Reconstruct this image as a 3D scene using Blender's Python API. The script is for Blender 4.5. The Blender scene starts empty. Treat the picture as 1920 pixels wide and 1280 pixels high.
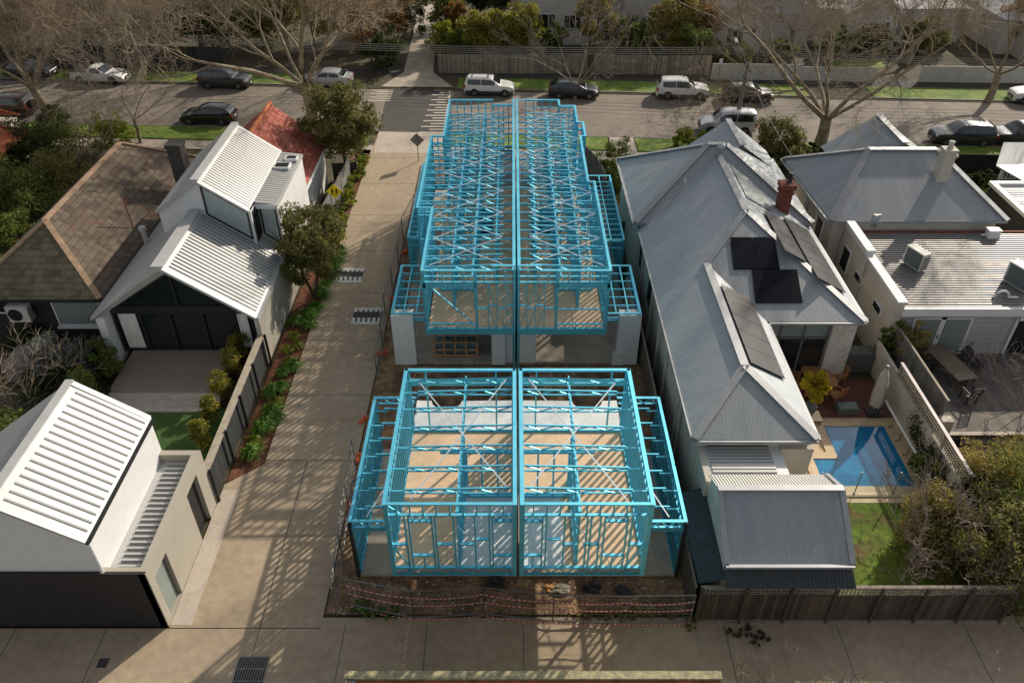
import bpy, math, random
import numpy as np
from mathutils import Vector, Matrix
R = math.radians
sc = bpy.context.scene
# ---------------- camera, world, sun, exposure ----------------
F = 1485.0; TILT = R(37.25); CAMH = 25.0
cam = bpy.data.cameras.new('camera'); cam.sensor_width = 36; cam.lens = F/1920*36; cam.clip_end = 600
co = bpy.data.objects.new('camera', cam); sc.collection.objects.link(co)
co.location = (0, 0, CAMH); co.rotation_euler = (R(90)-TILT, 0, 0); sc.camera = co
SUN_EL = R(28.5); SUN_AZ = R(38.5)
w = bpy.data.worlds.new('World'); sc.world = w; w.use_nodes = True
nt = w.node_tree; nt.nodes.clear()
sky = nt.nodes.new('ShaderNodeTexSky'); sky.sky_type = 'NISHITA'; sky.sun_disc = False
sky.sun_elevation = SUN_EL; sky.sun_rotation = SUN_AZ; sky.air_density = 1.0; sky.dust_density = 2.0
bg = nt.nodes.new('ShaderNodeBackground'); bg.inputs[1].default_value = 0.118
wo = nt.nodes.new('ShaderNodeOutputWorld'); hs = nt.nodes.new('ShaderNodeHueSaturation'); hs.inputs['Saturation'].default_value = .28; nt.links.new(sky.outputs[0], hs.inputs['Color']); nt.links.new(hs.outputs[0], bg.inputs[0]); nt.links.new(bg.outputs[0], wo.inputs[0])
sl = bpy.data.lights.new('sun', 'SUN'); sl.energy = 4.4; sl.angle = R(0.7); sl.color = (1, .89, .74)
so = bpy.data.objects.new('sun', sl); sc.collection.objects.link(so)
sd = Vector((math.sin(SUN_AZ)*math.cos(SUN_EL), math.cos(SUN_AZ)*math.cos(SUN_EL), math.sin(SUN_EL)))
so.rotation_euler = (-sd).to_track_quat('-Z', 'Y').to_euler(); so.location = (40, 50, 60)
sc.view_settings.view_transform = 'Standard'; sc.view_settings.look = 'None'
sc.view_settings.exposure = 0.2; sc.view_settings.gamma = 1
# ---------------- helpers ----------------
CS, SN = math.cos(TILT), math.sin(TILT)
def P(u, v, z=0.0):           # surveyed point: bearing (u, v) at known height z
    a = (u-960)/F; b = (v-640)/F; d = (CAMH-z)/(SN+b*CS)
    return Vector((a*d, (CS-b*SN)*d, z))
def PY(u, v, y):              # the same at known depth y
    a = (u-960)/F; b = (v-640)/F; d = y/(CS-b*SN)
    return Vector((a*d, y, CAMH-(SN+b*CS)*d))
COL = sc.collection
def tag(o, label=None, cat=None, group=None, kind=None):
    if label: o['label'] = label
    if cat: o['category'] = cat
    if group: o['group'] = group
    if kind: o['kind'] = kind
    return o
def empty(name, loc=(0, 0, 0), rz=0, label=None, cat=None, group=None):
    o = bpy.data.objects.new(name, None); COL.objects.link(o); o.location = loc; o.rotation_euler = (0, 0, rz)
    o.empty_display_size = .3
    return tag(o, label, cat, group)
def copy_tree(o, parent=None):
    c = o.copy(); COL.objects.link(c); c.parent = parent
    for ch in list(o.children): copy_tree(ch, c)
    return c
class MB:
    def __init__(s): s.v = []; s.f = []; s.m = []; s.cm = 0; s.smooth = False
    def poly(s, pts):
        n = len(s.v); s.v += [tuple(p) for p in pts]; s.f.append(tuple(range(n, n+len(pts)))); s.m.append(s.cm); return s
    def solid(s, vs, fs):
        n = len(s.v); s.v += [tuple(p) for p in vs]
        for f in fs: s.f.append(tuple(i+n for i in f)); s.m.append(s.cm)
        return s
    def box(s, x0, x1, y0, y1, z0, z1):
        return s.solid([(x0,y0,z0),(x1,y0,z0),(x1,y1,z0),(x0,y1,z0),(x0,y0,z1),(x1,y0,z1),(x1,y1,z1),(x0,y1,z1)],
            [(3,2,1,0),(4,5,6,7),(0,1,5,4),(1,2,6,5),(2,3,7,6),(3,0,4,7)])
    def bar(s, p, q, w, h=None, up=(0,0,1)):      # box along p->q, w across, h along up
        p = Vector(p); q = Vector(q); h = h or w; d = (q-p)
        if d.length < 1e-6: return s
        d.normalize(); u = Vector(up)
        if abs(d.dot(u)) > .98: u = Vector((0,1,0)) if abs(d.y) < .9 else Vector((1,0,0))
        x = d.cross(u).normalized()*w/2; y = x.cross(d).normalized()*h/2
        c = [(-x-y),(x-y),(x+y),(-x+y)]
        return s.solid([p+k for k in c]+[q+k for k in c], [(3,2,1,0),(4,5,6,7),(0,1,5,4),(1,2,6,5),(2,3,7,6),(3,0,4,7)])
    def tube(s, pts, rs, n=6, cap=True):
        pts = [Vector(p) for p in pts]; k0 = len(s.v)
        if not hasattr(rs, '__len__'): rs = [rs]*len(pts)
        for i, p in enumerate(pts):
            d = (pts[min(i+1, len(pts)-1)]-pts[max(i-1, 0)]).normalized()
            u = Vector((0,0,1)) if abs(d.z) < .9 else Vector((1,0,0))
            x = d.cross(u).normalized(); y = x.cross(d)
            for j in range(n):
                a = 2*math.pi*j/n; s.v.append(tuple(p+(x*math.cos(a)+y*math.sin(a))*rs[i]))
        for i in range(len(pts)-1):
            for j in range(n):
                a = k0+i*n+j; b = k0+i*n+(j+1) % n; s.f.append((a, b, b+n, a+n)); s.m.append(s.cm)
        if cap:
            s.f.append(tuple(k0+j for j in reversed(range(n)))); s.m.append(s.cm)
            s.f.append(tuple(k0+(len(pts)-1)*n+j for j in range(n))); s.m.append(s.cm)
        return s
    def lathe(s, c, prof, n=16):                   # prof [(r,z)], axis z at c
        c = Vector(c); k0 = len(s.v)
        for r, z in prof:
            for j in range(n):
                a = 2*math.pi*j/n; s.v.append((c.x+r*math.cos(a), c.y+r*math.sin(a), c.z+z))
        for i in range(len(prof)-1):
            for j in range(n):
                a = k0+i*n+j; b = k0+i*n+(j+1) % n; s.f.append((a, b, b+n, a+n)); s.m.append(s.cm)
        s.f.append(tuple(k0+j for j in reversed(range(n)))); s.m.append(s.cm)
        s.f.append(tuple(k0+(len(prof)-1)*n+j for j in range(n))); s.m.append(s.cm)
        return s
    def slab(s, pts, t=.12):                       # thick sheet under a polygon
        a = [Vector(p) for p in pts]; n = len(a); nn = (a[1]-a[0]).cross(a[2]-a[0]).normalized()
        if nn.z < 0: a.reverse(); nn = -nn
        b = [p-Vector((0,0,t)) if nn.z > .2 else p-nn*t for p in a]
        return s.solid(a+b, [tuple(range(n)), tuple(reversed(range(n, 2*n)))]+[(i, i+n, (i+1) % n+n, (i+1) % n) for i in range(n)])
    def prism(s, pts, h):                          # footprint polygon extruded up by h
        a = [Vector(p) for p in pts]; n = len(a); b = [p+Vector((0,0,h)) for p in a]
        ar = sum(a[i].x*a[(i+1) % n].y-a[(i+1) % n].x*a[i].y for i in range(n))
        if ar < 0: a.reverse(); b.reverse()
        return s.solid(a+b, [tuple(reversed(range(n))), tuple(range(n, 2*n))]+[(i, (i+1) % n, (i+1) % n+n, i+n) for i in range(n)])
    def build(s, name, mats, parent=None, smooth=None, local=False, label=None):
        me = bpy.data.meshes.new(name)
        o_ = Vector((0,0,0)); q = parent
        while q is not None and not local: o_ += Vector(q.location); q = q.parent
        me.from_pydata([(a-o_.x, b-o_.y, c-o_.z) for a, b, c in s.v], [], s.f)
        if not isinstance(mats, (list, tuple)): mats = [mats]
        for m in mats: me.materials.append(m)
        if len(mats) > 1: me.polygons.foreach_set('material_index', s.m)
        if smooth or s.smooth: me.polygons.foreach_set('use_smooth', [True]*len(s.f))
        me.validate(); me.update()
        o = bpy.data.objects.new(name, me); COL.objects.link(o); o.parent = parent
        if label: o['label'] = label
        return o
def frame_rect(m, x0, x1, z0, z1, y, t=.06, d=.06):    # window frame in a wall facing -y
    m.box(x0, x1, y-d, y, z0, z0+t); m.box(x0, x1, y-d, y, z1-t, z1); m.box(x0, x0+t, y-d, y, z0+t, z1-t); m.box(x1-t, x1, y-d, y, z0+t, z1-t)
# ---------------- materials ----------------
MATS = {}
def mat(name, col, rough=.7, metal=0, var=.15, scale=3.0, bump=0, bscale=30, col2=None, fac=(.4, .65), spec=.5, detail=5, trans=0, emit=None, coat=0, stretch=None):
    m = bpy.data.materials.new(name); m.use_nodes = True; t = m.node_tree; b = t.nodes['Principled BSDF']
    b.inputs['Roughness'].default_value = rough; b.inputs['Metallic'].default_value = metal
    b.inputs['Specular IOR Level'].default_value = spec
    if coat: b.inputs['Coat Weight'].default_value = coat; b.inputs['Coat Roughness'].default_value = .08
    tc = t.nodes.new('ShaderNodeTexCoord'); gp = t.nodes.new('ShaderNodeNewGeometry')
    pos = gp.outputs['Position']
    if var or col2:
        n = t.nodes.new('ShaderNodeTexNoise'); n.inputs['Scale'].default_value = scale; n.inputs['Detail'].default_value = detail; n.inputs['Roughness'].default_value = .6
        if stretch:
            mp = t.nodes.new('ShaderNodeMapping'); mp.inputs['Scale'].default_value = stretch; t.links.new(pos, mp.inputs[0]); t.links.new(mp.outputs[0], n.inputs['Vector'])
        else: t.links.new(pos, n.inputs['Vector'])
        cr = t.nodes.new('ShaderNodeValToRGB'); e = cr.color_ramp.elements
        e[0].position = fac[0] if col2 else .3; e[1].position = fac[1] if col2 else .7
        c2 = col2 or tuple(min(1, c*(1+var)) for c in col); c1 = col if col2 else tuple(c*(1-var) for c in col)
        e[0].color = (*c1, 1); e[1].color = (*c2, 1)
        t.links.new(n.outputs['Fac'], cr.inputs[0])
        if col2 and var:
            n2 = t.nodes.new('ShaderNodeTexNoise'); n2.inputs['Scale'].default_value = scale*7; n2.inputs['Detail'].default_value = 3
            t.links.new(pos, n2.inputs['Vector'])
            mr = t.nodes.new('ShaderNodeMapRange'); mr.inputs[1].default_value = .3; mr.inputs[2].default_value = .7; mr.inputs[3].default_value = 1-var; mr.inputs[4].default_value = 1+var
            t.links.new(n2.outputs['Fac'], mr.inputs[0])
            mx = t.nodes.new('ShaderNodeVectorMath'); mx.operation = 'SCALE'; t.links.new(cr.outputs[0], mx.inputs[0]); t.links.new(mr.outputs[0], mx.inputs['Scale'])
            t.links.new(mx.outputs[0], b.inputs['Base Color'])
        else: t.links.new(cr.outputs[0], b.inputs['Base Color'])
    else: b.inputs['Base Color'].default_value = (*col, 1)
    if bump:
        nb = t.nodes.new('ShaderNodeTexNoise'); nb.inputs['Scale'].default_value = bscale; nb.inputs['Detail'].default_value = 3
        t.links.new(pos, nb.inputs['Vector'])
        bp = t.nodes.new('ShaderNodeBump'); bp.inputs['Strength'].default_value = bump; bp.inputs['Distance'].default_value = .05
        t.links.new(nb.outputs['Fac'], bp.inputs['Height']); t.links.new(bp.outputs[0], b.inputs['Normal'])
    if trans: b.inputs['Transmission Weight'].default_value = trans
    if emit: b.inputs['Emission Color'].default_value = (*emit[0], 1); b.inputs['Emission Strength'].default_value = emit[1]
    MATS[name] = m; return m
def add_wave(m, axis, period, strength=.5, dist=.03, tint=0, prof='SIN'):   # ribs / boards running across `axis`
    t = m.node_tree; b = t.nodes['Principled BSDF']
    g = t.nodes.new('ShaderNodeNewGeometry'); sx = t.nodes.new('ShaderNodeSeparateXYZ'); t.links.new(g.outputs['Position'], sx.inputs[0])
    mu = t.nodes.new('ShaderNodeMath'); mu.operation = 'MULTIPLY'; mu.inputs[1].default_value = 1/period
    t.links.new(sx.outputs['XYZ'.index(axis)], mu.inputs[0])
    if prof == 'SIN':
        m2 = t.nodes.new('ShaderNodeMath'); m2.operation = 'MULTIPLY'; m2.inputs[1].default_value = 2*math.pi; t.links.new(mu.outputs[0], m2.inputs[0])
        h = t.nodes.new('ShaderNodeMath'); h.operation = 'SINE'; t.links.new(m2.outputs[0], h.inputs[0]); out = h.outputs[0]
    else:                                     # saw / gap: 0 in a narrow joint, 1 elsewhere
        fr = t.nodes.new('ShaderNodeMath'); fr.operation = 'FRACT'; t.links.new(mu.outputs[0], fr.inputs[0])
        gt = t.nodes.new('ShaderNodeMath'); gt.operation = 'GREATER_THAN'; gt.inputs[1].default_value = .1; t.links.new(fr.outputs[0], gt.inputs[0]); out = gt.outputs[0]
    bp = t.nodes.new('ShaderNodeBump'); bp.inputs['Strength'].default_value = strength; bp.inputs['Distance'].default_value = dist
    t.links.new(out, bp.inputs['Height'])
    old = b.inputs['Normal'].links
    if old: t.links.new(old[0].from_socket, bp.inputs['Normal'])
    t.links.new(bp.outputs[0], b.inputs['Normal'])
    if tint and b.inputs['Base Color'].links:     # each board its own shade
        fl = t.nodes.new('ShaderNodeMath'); fl.operation = 'FLOOR'; t.links.new(mu.outputs[0], fl.inputs[0])
        wn = t.nodes.new('ShaderNodeTexWhiteNoise'); wn.noise_dimensions = '1D'; t.links.new(fl.outputs[0], wn.inputs['W'])
        mr = t.nodes.new('ShaderNodeMapRange'); mr.inputs[3].default_value = 1-tint; mr.inputs[4].default_value = 1+tint; t.links.new(wn.outputs[0], mr.inputs[0])
        mm = t.nodes.new('ShaderNodeMath'); mm.operation = 'MULTIPLY'; t.links.new(mr.outputs[0], mm.inputs[0])
        if prof == 'SIN': mm.inputs[1].default_value = 1
        else:
            g2 = t.nodes.new('ShaderNodeMapRange'); g2.inputs[3].default_value = .35; t.links.new(out, g2.inputs[0]); t.links.new(g2.outputs[0], mm.inputs[1])
        sc_ = t.nodes.new('ShaderNodeVectorMath'); sc_.operation = 'SCALE'; src = b.inputs['Base Color'].links[0].from_socket
        t.links.new(src, sc_.inputs[0]); t.links.new(mm.outputs[0], sc_.inputs['Scale']); t.links.new(sc_.outputs[0], b.inputs['Base Color'])
    return m
steel = mat('teal_steel', (.13,.55,.72), .48, .75, .10, 2, spec=1.0)
strap_m = mat('galvanised_strap', (.55,.62,.66), .35, .6, .1, 4)
chip = mat('chipboard', (.64,.43,.27), .8, 0, .1, 1.2, 0, col2=(.70,.47,.29))
whitefloor = mat('white_floor_sheet', (.66,.65,.63), .7, 0, .08, 1.5, col2=(.58,.57,.55))
conc = mat('driveway_concrete', (.31,.24,.16), .85, 0, .12, .45, .3, 60, col2=(.40,.315,.22), fac=(.25,.75), detail=9)
conc_pale = mat('pale_concrete', (.46,.40,.33), .85, 0, .08, 1.5, .1, 60, col2=(.40,.34,.28))
conc_slab = mat('slab_concrete', (.33,.28,.22), .8, 0, .12, 1.2, .1, 50, col2=(.42,.37,.30))
asphalt = mat('road_asphalt', (.18,.155,.125), .9, 0, .12, .25, .2, 90, col2=(.235,.20,.165))
asphalt_dark = mat('dark_asphalt', (.055,.05,.048), .9, 0, .1, .6, .2, 90, col2=(.07,.065,.06))
soil = mat('bare_soil', (.13,.075,.04), .95, 0, .45, 1.2, .9, 14, col2=(.32,.20,.11))
ground_m = mat('garden_ground', (.045,.042,.022), .95, 0, .35, .5, .5, 12, col2=(.09,.07,.035))
mulch = mat('red_mulch', (.10,.035,.016), .95, 0, .5, 4, .8, 40, col2=(.22,.085,.04))
grass_m = mat('lawn_grass', (.085,.16,.015), .9, 0, .35, .6, .6, 60, col2=(.20,.25,.03))
turf_m = mat('artificial_turf', (.035,.085,.012), .9, 0, .12, 2, .4, 90, col2=(.05,.11,.018))
white_m = mat('white_paint', (.68,.68,.67), .55, 0, .04, 2)
white_roof = mat('white_roof_metal', (.42,.42,.41), .4, .1, .07, .9, stretch=(.2,1.4,.2))
cream = mat('cream_render', (.50,.46,.39), .8, 0, .12, 1.5, .1, 30)
render_w = mat('weathered_white_render', (.60,.57,.51), .8, 0, .16, .8, .1, 30, col2=(.48,.44,.38))
beige = mat('beige_render', (.36,.33,.27), .8, 0, .06, 1, .05, 40)
black = mat('black_cladding', (.018,.016,.017), .6, 0, .2, 3)
dark = mat('dark_metal', (.02,.021,.024), .45, .2, .1, 3)
blackp = mat('black_plastic', (.012,.012,.013), .5)
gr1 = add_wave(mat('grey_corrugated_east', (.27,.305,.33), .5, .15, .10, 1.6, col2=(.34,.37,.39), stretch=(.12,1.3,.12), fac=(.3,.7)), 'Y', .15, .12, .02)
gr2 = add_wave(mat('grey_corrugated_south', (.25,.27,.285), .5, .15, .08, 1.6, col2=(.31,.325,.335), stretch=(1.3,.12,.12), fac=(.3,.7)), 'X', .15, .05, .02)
gcap = mat('grey_ridge_capping', (.30,.31,.32), .5, .25, .1, 2)
slate_cor = add_wave(mat('dark_green_corrugated', (.022,.045,.055), .5, .2, .25, 3), 'Y', .13, .8, .04)
dark_cor = add_wave(mat('dark_grey_corrugated', (.05,.06,.07), .5, .3, .25, 3), 'X', .13, 1, .05)
weather = add_wave(mat('weatherboard', (.42,.43,.43), .6, 0, .05, 2), 'Z', .16, .6, .03, .05, 'GAP')
weather_w = add_wave(mat('white_weatherboard', (.62,.61,.58), .6, 0, .06, 2), 'Z', .16, .6, .03, .05, 'GAP')
def boards(name, c, axis, per=.12, tint=.3): return add_wave(mat(name, c, .85, 0, .25, 2.5), axis, per, .7, .02, tint, 'GAP')
pal_y = boards('paling_timber_along_y', (.10,.075,.055), 'Y')
pal_x = boards('paling_timber_along_x', (.072,.052,.038), 'X', .14, .45)
pal_g = boards('grey_palings_along_y', (.16,.155,.145), 'Y', .16, .25)
pal_gx = boards('grey_palings_along_x', (.26,.225,.18), 'X', .12, .35)
char = add_wave(mat('charcoal_palings', (.035,.037,.04), .7, 0, .2, 3), 'Y', .12, .8, .03, .2, 'GAP')
timber = mat('pale_timber', (.34,.29,.22), .8, 0, .2, 4)
decking_g = boards('grey_deck_boards', (.145,.125,.11), 'X', .14, .2)
decking_r = boards('red_deck_boards', (.13,.05,.032), 'Y', .12, .2)
deck_tan = add_wave(mat('tan_deck_boards', (.25,.205,.165), .7, 0, .05, 1), 'Y', .14, .25, .01, .05, 'GAP')
stone = mat('pale_stone_step', (.44,.40,.36), .7, 0, .12, 2.5, col2=(.36,.32,.29))
sand = mat('sandstone_paving', (.50,.37,.22), .7, 0, .1, 2, col2=(.58,.44,.28))
glass = mat('window_glass', (.015,.02,.022), .06, 0, 0, spec=.8)
glass_c = mat('curtained_glass', (.36,.42,.42), .12, 0, .1, 1, spec=.8)
frost = mat('frosted_glass', (.22,.26,.25), .2, 0, .05, 1, spec=.6)
add_wave(glass_c, 'X', .18, .15, .01)
panel_m = mat('solar_cells', (.005,.006,.011), .3, 0, .1, 2, spec=.12)
panel_g = mat('solar_cells_grey', (.015,.014,.014), .35, 0, .1, 2, spec=.3)
brick = mat('red_brick', (.19,.055,.032), .9, 0, .3, 6, .4, 30)
rubble = mat('stone_chimney', (.22,.18,.14), .9, 0, .35, 4, .4, 20)
bark = mat('plane_tree_bark', (.20,.155,.10), .9, 0, .3, 3, .4, 20, col2=(.36,.30,.20))
twig = mat('bare_twigs', (.33,.26,.18), .9, 0, .2, 2)
barkd = mat('dark_bark', (.07,.05,.035), .9, 0, .3, 5, .4, 30)
twig_p = mat('purplish_twigs', (.24,.19,.155), .9, 0, .2, 2)
rubber = mat('tyre_rubber', (.018,.018,.018), .85); alloy = mat('alloy_rim', (.35,.35,.36), .3, .8)
car_glass = mat('car_glass', (.012,.018,.02), .05, 0, 0, spec=.9)
lampw = mat('headlight_lens', (.6,.62,.62), .15, .2); lampr = mat('tail_light_lens', (.35,.015,.01), .25)
mark = mat('road_marking_white', (.60,.53,.44), .8, 0, .15, 3)
hump = mat('rubber_hump', (.045,.042,.04), .8, 0, .2, 5)
humpw = mat('hump_marking', (.62,.60,.55), .8, 0, .12, 5)
orange = mat('orange_plastic', (.55,.10,.02), .6); galv = mat('galvanised_steel', (.20,.20,.20), .45, .5, .15, 4)
wood_pole = mat('weathered_pole_timber', (.22,.19,.155), .9, 0, .25, 4, .3, 20)
ac_m = mat('ac_casing', (.55,.53,.48), .6, 0, .05, 2); canvas = mat('canvas_umbrella', (.50,.46,.38), .85, 0, .1, 3)
teak = mat('teak_furniture', (.36,.16,.06), .6, 0, .2, 5); wicker = mat('dark_wicker', (.035,.026,.02), .7, 0, .2, 6)
table_t = mat('grey_table_top', (.17,.125,.085), .6, 0, .15, 3)
pot_m = mat('glazed_pot', (.10,.14,.12), .5, 0, .2, 4)
redwhite = None
# ---------------- leaves, trees ----------------
def leafmat(name, c1, c2, sc_=1.2, tr=.42):
    m = mat(name, c1, .65, 0, .35, sc_, col2=c2, fac=(.38, .62), spec=.3)
    t = m.node_tree; b = t.nodes['Principled BSDF']; out = t.nodes['Material Output']
    tl = t.nodes.new('ShaderNodeBsdfTranslucent'); mx = t.nodes.new('ShaderNodeMixShader'); mx.inputs[0].default_value = tr
    t.links.new(b.inputs['Base Color'].links[0].from_socket, tl.inputs[0])
    t.links.new(b.outputs[0], mx.inputs[1]); t.links.new(tl.outputs[0], mx.inputs[2]); t.links.new(mx.outputs[0], out.inputs[0])
    return m
L_olive = leafmat('olive_leaves', (.105,.115,.034), (.23,.21,.062))
L_dark = leafmat('dark_leaves', (.035,.055,.018), (.085,.10,.03))
L_bright = leafmat('bright_leaves', (0.145,0.203,0.017), (0.348,0.348,0.036))
L_mid = leafmat('mid_green_leaves', (.08,.12,.025), (.19,.22,.045))
L_yel = leafmat('yellow_leaves', (0.435,0.348,0.017), (0.696,0.551,0.043))
L_conifer = leafmat('conifer_leaves', (.15,.16,.025), (.34,.30,.045))
L_strap = leafmat('strappy_leaves', (.07,.17,.022), (.18,.32,.045), 3)
L_rust = leafmat('autumn_leaves', (.20,.11,.035), (.34,.19,.05))
L_grey = leafmat('silver_leaves', (0.145,0.167,0.145), (0.246,0.261,0.232), 3)
L_rosem = leafmat('ochre_leaves', (.21,.175,.05), (.38,.31,.09))
def leaf_mesh(cen, size, rng, ori=None):
    n = len(cen); d1 = rng.normal(size=(n,3)); d1 /= np.linalg.norm(d1, axis=1)[:,None]
    if ori is not None: d1 = d1*.6+ori; d1 /= np.linalg.norm(d1, axis=1)[:,None]
    d2 = rng.normal(size=(n,3)); d2 = np.cross(d1, d2); d2 /= np.linalg.norm(d2, axis=1)[:,None]
    s = size*(.6+.8*rng.random((n,1)))
    a = cen-d1*s; b = cen+d2*s*.45; c = cen+d1*s; d = cen-d2*s*.45
    V = np.stack([a,b,c,d], 1).reshape(-1,3); return V
def np_mesh(name, V, k, m, parent=None, extra=None):
    me = bpy.data.meshes.new(name); n = len(V)//k
    me.vertices.add(len(V)); me.vertices.foreach_set('co', V.astype(np.float32).ravel())
    me.loops.add(len(V)); me.loops.foreach_set('vertex_index', np.arange(len(V), dtype=np.int32))
    me.polygons.add(n); me.polygons.foreach_set('loop_start', np.arange(0, len(V), k, dtype=np.int32)); me.polygons.foreach_set('loop_total', np.full(n, k, dtype=np.int32))
    me.materials.append(m); me.update(calc_edges=True)
    o = bpy.data.objects.new(name, me); COL.objects.link(o); o.parent = parent; return o
def blob_points(rng, radii, n, clumps, shell=.75, cr=.32):
    """leaf centres in an uneven crown: clumps spread over the crown's volume, each a small cloud"""
    rx, ry, rz = radii; u = rng.normal(size=(clumps,3)); u /= np.linalg.norm(u, axis=1)[:,None]
    r = shell+(1-shell)*rng.random((clumps,1)); r *= np.where(rng.random((clumps,1)) < .3, .55, 1)
    C = u*r*(.72+.35*rng.random((clumps,1)))*np.array([rx,ry,rz])
    idx = rng.integers(0, clumps, n); g = rng.normal(size=(n,3)); g /= np.linalg.norm(g, axis=1)[:,None]
    rr = (.55+.75*rng.random((clumps,1)))[idx]*cr*min(rx,ry,rz)*rng.random((n,1))**.45
    return C[idx]+g*rr*np.array([1,1,.8])
def leafy(name, loc, radii, m, n=2500, size=.12, seed=0, trunk=1.0, label='', cat='tree', group=None, clumps=40, tm=None, tr=.09, zc=None, cr=.34, stems=1, rot=0):
    n = int(n*1.7); size *= .78
    rng = np.random.default_rng(seed); rnd = random.Random(seed); loc = Vector(loc)
    root = empty(name, loc, rot, label, cat, group); rz = radii[2]; zc = zc if zc is not None else trunk+rz*.85
    pts = blob_points(rng, radii, n, clumps, cr=cr); pts[:,2] += zc; pts[:,2] = np.maximum(pts[:,2], .05+rng.random(n)*.15)
    np_mesh('crown' if trunk > .5 else 'foliage', leaf_mesh(pts, size, rng), 4, m, root)
    mb = MB()
    for k in range(stems):
        lean = Vector((rnd.uniform(-.25,.25), rnd.uniform(-.25,.25), 0))*(1 if stems > 1 else .4)
        top = lean*zc+Vector((0,0,zc)); mid = top*.5+Vector((rnd.uniform(-.1,.1), rnd.uniform(-.1,.1), 0))
        mb.tube([(0,0,-.05), mid, top], [tr, tr*.75, tr*.4], 6)
        for j in range(5 if trunk > .5 else 3):
            a = rnd.uniform(0, 6.28); q = top+Vector((math.cos(a)*radii[0]*.6, math.sin(a)*radii[1]*.6, rnd.uniform(-.2,.6)*rz))
            s0 = mid.lerp(top, rnd.uniform(.2, .9)); mb.tube([s0, s0.lerp(q,.5)+Vector((0,0,-.1)), q], [tr*.45, tr*.3, tr*.12], 4)
    mb.build('trunk' if trunk > .5 else 'stem', tm or barkd, root, local=True)
    return root
def bare_tree(name, loc, H, spread, r0, seed, m1=None, m2=None, label='', cat='tree', group=None, fork=.28, levels=6, nmain=5, twigs=3, lean=(0,0), up=.35, rot=0, kids=(3,4), minr=.013, extra=1):
    rnd = random.Random(seed); loc = Vector(loc); root = empty(name, loc, rot, label, cat, group)
    big = MB(); segs = []
    def rv(): return Vector((rnd.gauss(0,1), rnd.gauss(0,1), rnd.gauss(0,1))).normalized()
    def grow(p, d, L, r, lv):
        n = 4 if lv < 3 else 3; pts = [p.copy()]; rs = [r]; dd = d.copy()
        for i in range(n):
            dd = (dd+rv()*(.16+.05*lv)+Vector((0,0,up*.22))).normalized(); p = p+dd*L/n; pts.append(p.copy()); rs.append(r*(1-.55*(i+1)/n))
        if lv <= 2: big.tube(pts, rs, 7 if lv == 0 else 5, cap=False)
        else:
            for i in range(n): segs.append((pts[i], pts[i+1], rs[i], rs[i+1]))
        if lv >= levels: return
        k = rnd.randint(*kids)+(1 if lv == 2 else 0)+(extra if lv >= 3 else 0)
        for j in range(k):
            t = rnd.uniform(.3, 1) if j else 1; i = min(int(t*n), n-1); q = pts[i].lerp(pts[i+1], t*n-i) if t < 1 else pts[-1]
            ax = rv(); side = (dd.cross(ax)).normalized(); a = rnd.uniform(.35, .95) if j else .25
            nd = (dd*math.cos(a)+side*math.sin(a)); grow(q, nd.normalized(), L*rnd.uniform(.52,.78), max(rs[min(i+1, n)]*rnd.uniform(.6,.8), minr), lv+1)
    fz = H*fork; top = Vector((lean[0], lean[1], fz))
    big.tube([(0,0,-.1), (0,0,.15), top*.5+Vector((.05,0,0)), top], [r0*1.45, r0*1.05, r0*.88, r0*.8], 9, cap=False)
    for i in range(nmain):
        a = i/nmain*6.283+rnd.uniform(-.4,.4); el = rnd.uniform(.35, 1.0)
        d = Vector((math.cos(a)*math.cos(el), math.sin(a)*math.cos(el), math.sin(el)))
        L = (H-fz)*.42*(.85+.4*rnd.random())*(spread*math.cos(el)+math.sin(el))
        grow(top-Vector((0,0,.1)), d, L, r0*rnd.uniform(.30,.44), 1)
    big.build('trunk', m1 or bark, root, local=True, smooth=True)
    A = np.array([s[0] for s in segs]); B = np.array([s[1] for s in segs]); ra = np.array([s[2] for s in segs])[:,None]; rb = np.array([s[3] for s in segs])[:,None]
    D = B-A; D /= np.linalg.norm(D, axis=1)[:,None]+1e-9; U = np.cross(D, np.array([.3,.5,.81])); U /= np.linalg.norm(U, axis=1)[:,None]+1e-9; W = np.cross(D, U)
    ring = [(1,0), (-.5,.866), (-.5,-.866)]; fs = []
    for i in range(3):
        c0 = ring[i]; c1 = ring[(i+1) % 3]
        fs.append(np.stack([A+(U*c0[0]+W*c0[1])*ra, A+(U*c1[0]+W*c1[1])*ra, B+(U*c1[0]+W*c1[1])*rb, B+(U*c0[0]+W*c0[1])*rb], 1))
    np_mesh('crown', np.concatenate(fs, 0).reshape(-1,3), 4, m2 or twig, root)
    return root
# ---------------- ground, road, paths ----------------
def sheet(name, pts, m, z=None, kind='structure', label=None, cat=None):
    mb = MB(); p = [(a[0], a[1], z if z is not None else a[2]) for a in pts]
    ar = sum(p[i][0]*p[(i+1) % len(p)][1]-p[(i+1) % len(p)][0]*p[i][1] for i in range(len(p)))
    if ar < 0: p.reverse()
    mb.poly(p); o = mb.build(name, m); return tag(o, label, cat, kind=kind)
SL = -.064
def nk(x): return 59.9+SL*x          # near kerb
def fk(x): return 69.8+SL*x          # far kerb
sheet('ground', [(-300,-40),(300,-40),(300,400),(-300,400)], ground_m, -.03)
sheet('road', [(-150,nk(-150)),(150,nk(150)),(150,fk(150)),(-150,fk(-150))], asphalt, .0)
def strip(name, x0, x1, f, a, b, m, z, seg=None):
    return sheet(name, [(x0,f(x0)+a),(x1,f(x1)+a),(x1,f(x1)+b),(x0,f(x0)+b)], m, z)
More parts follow.
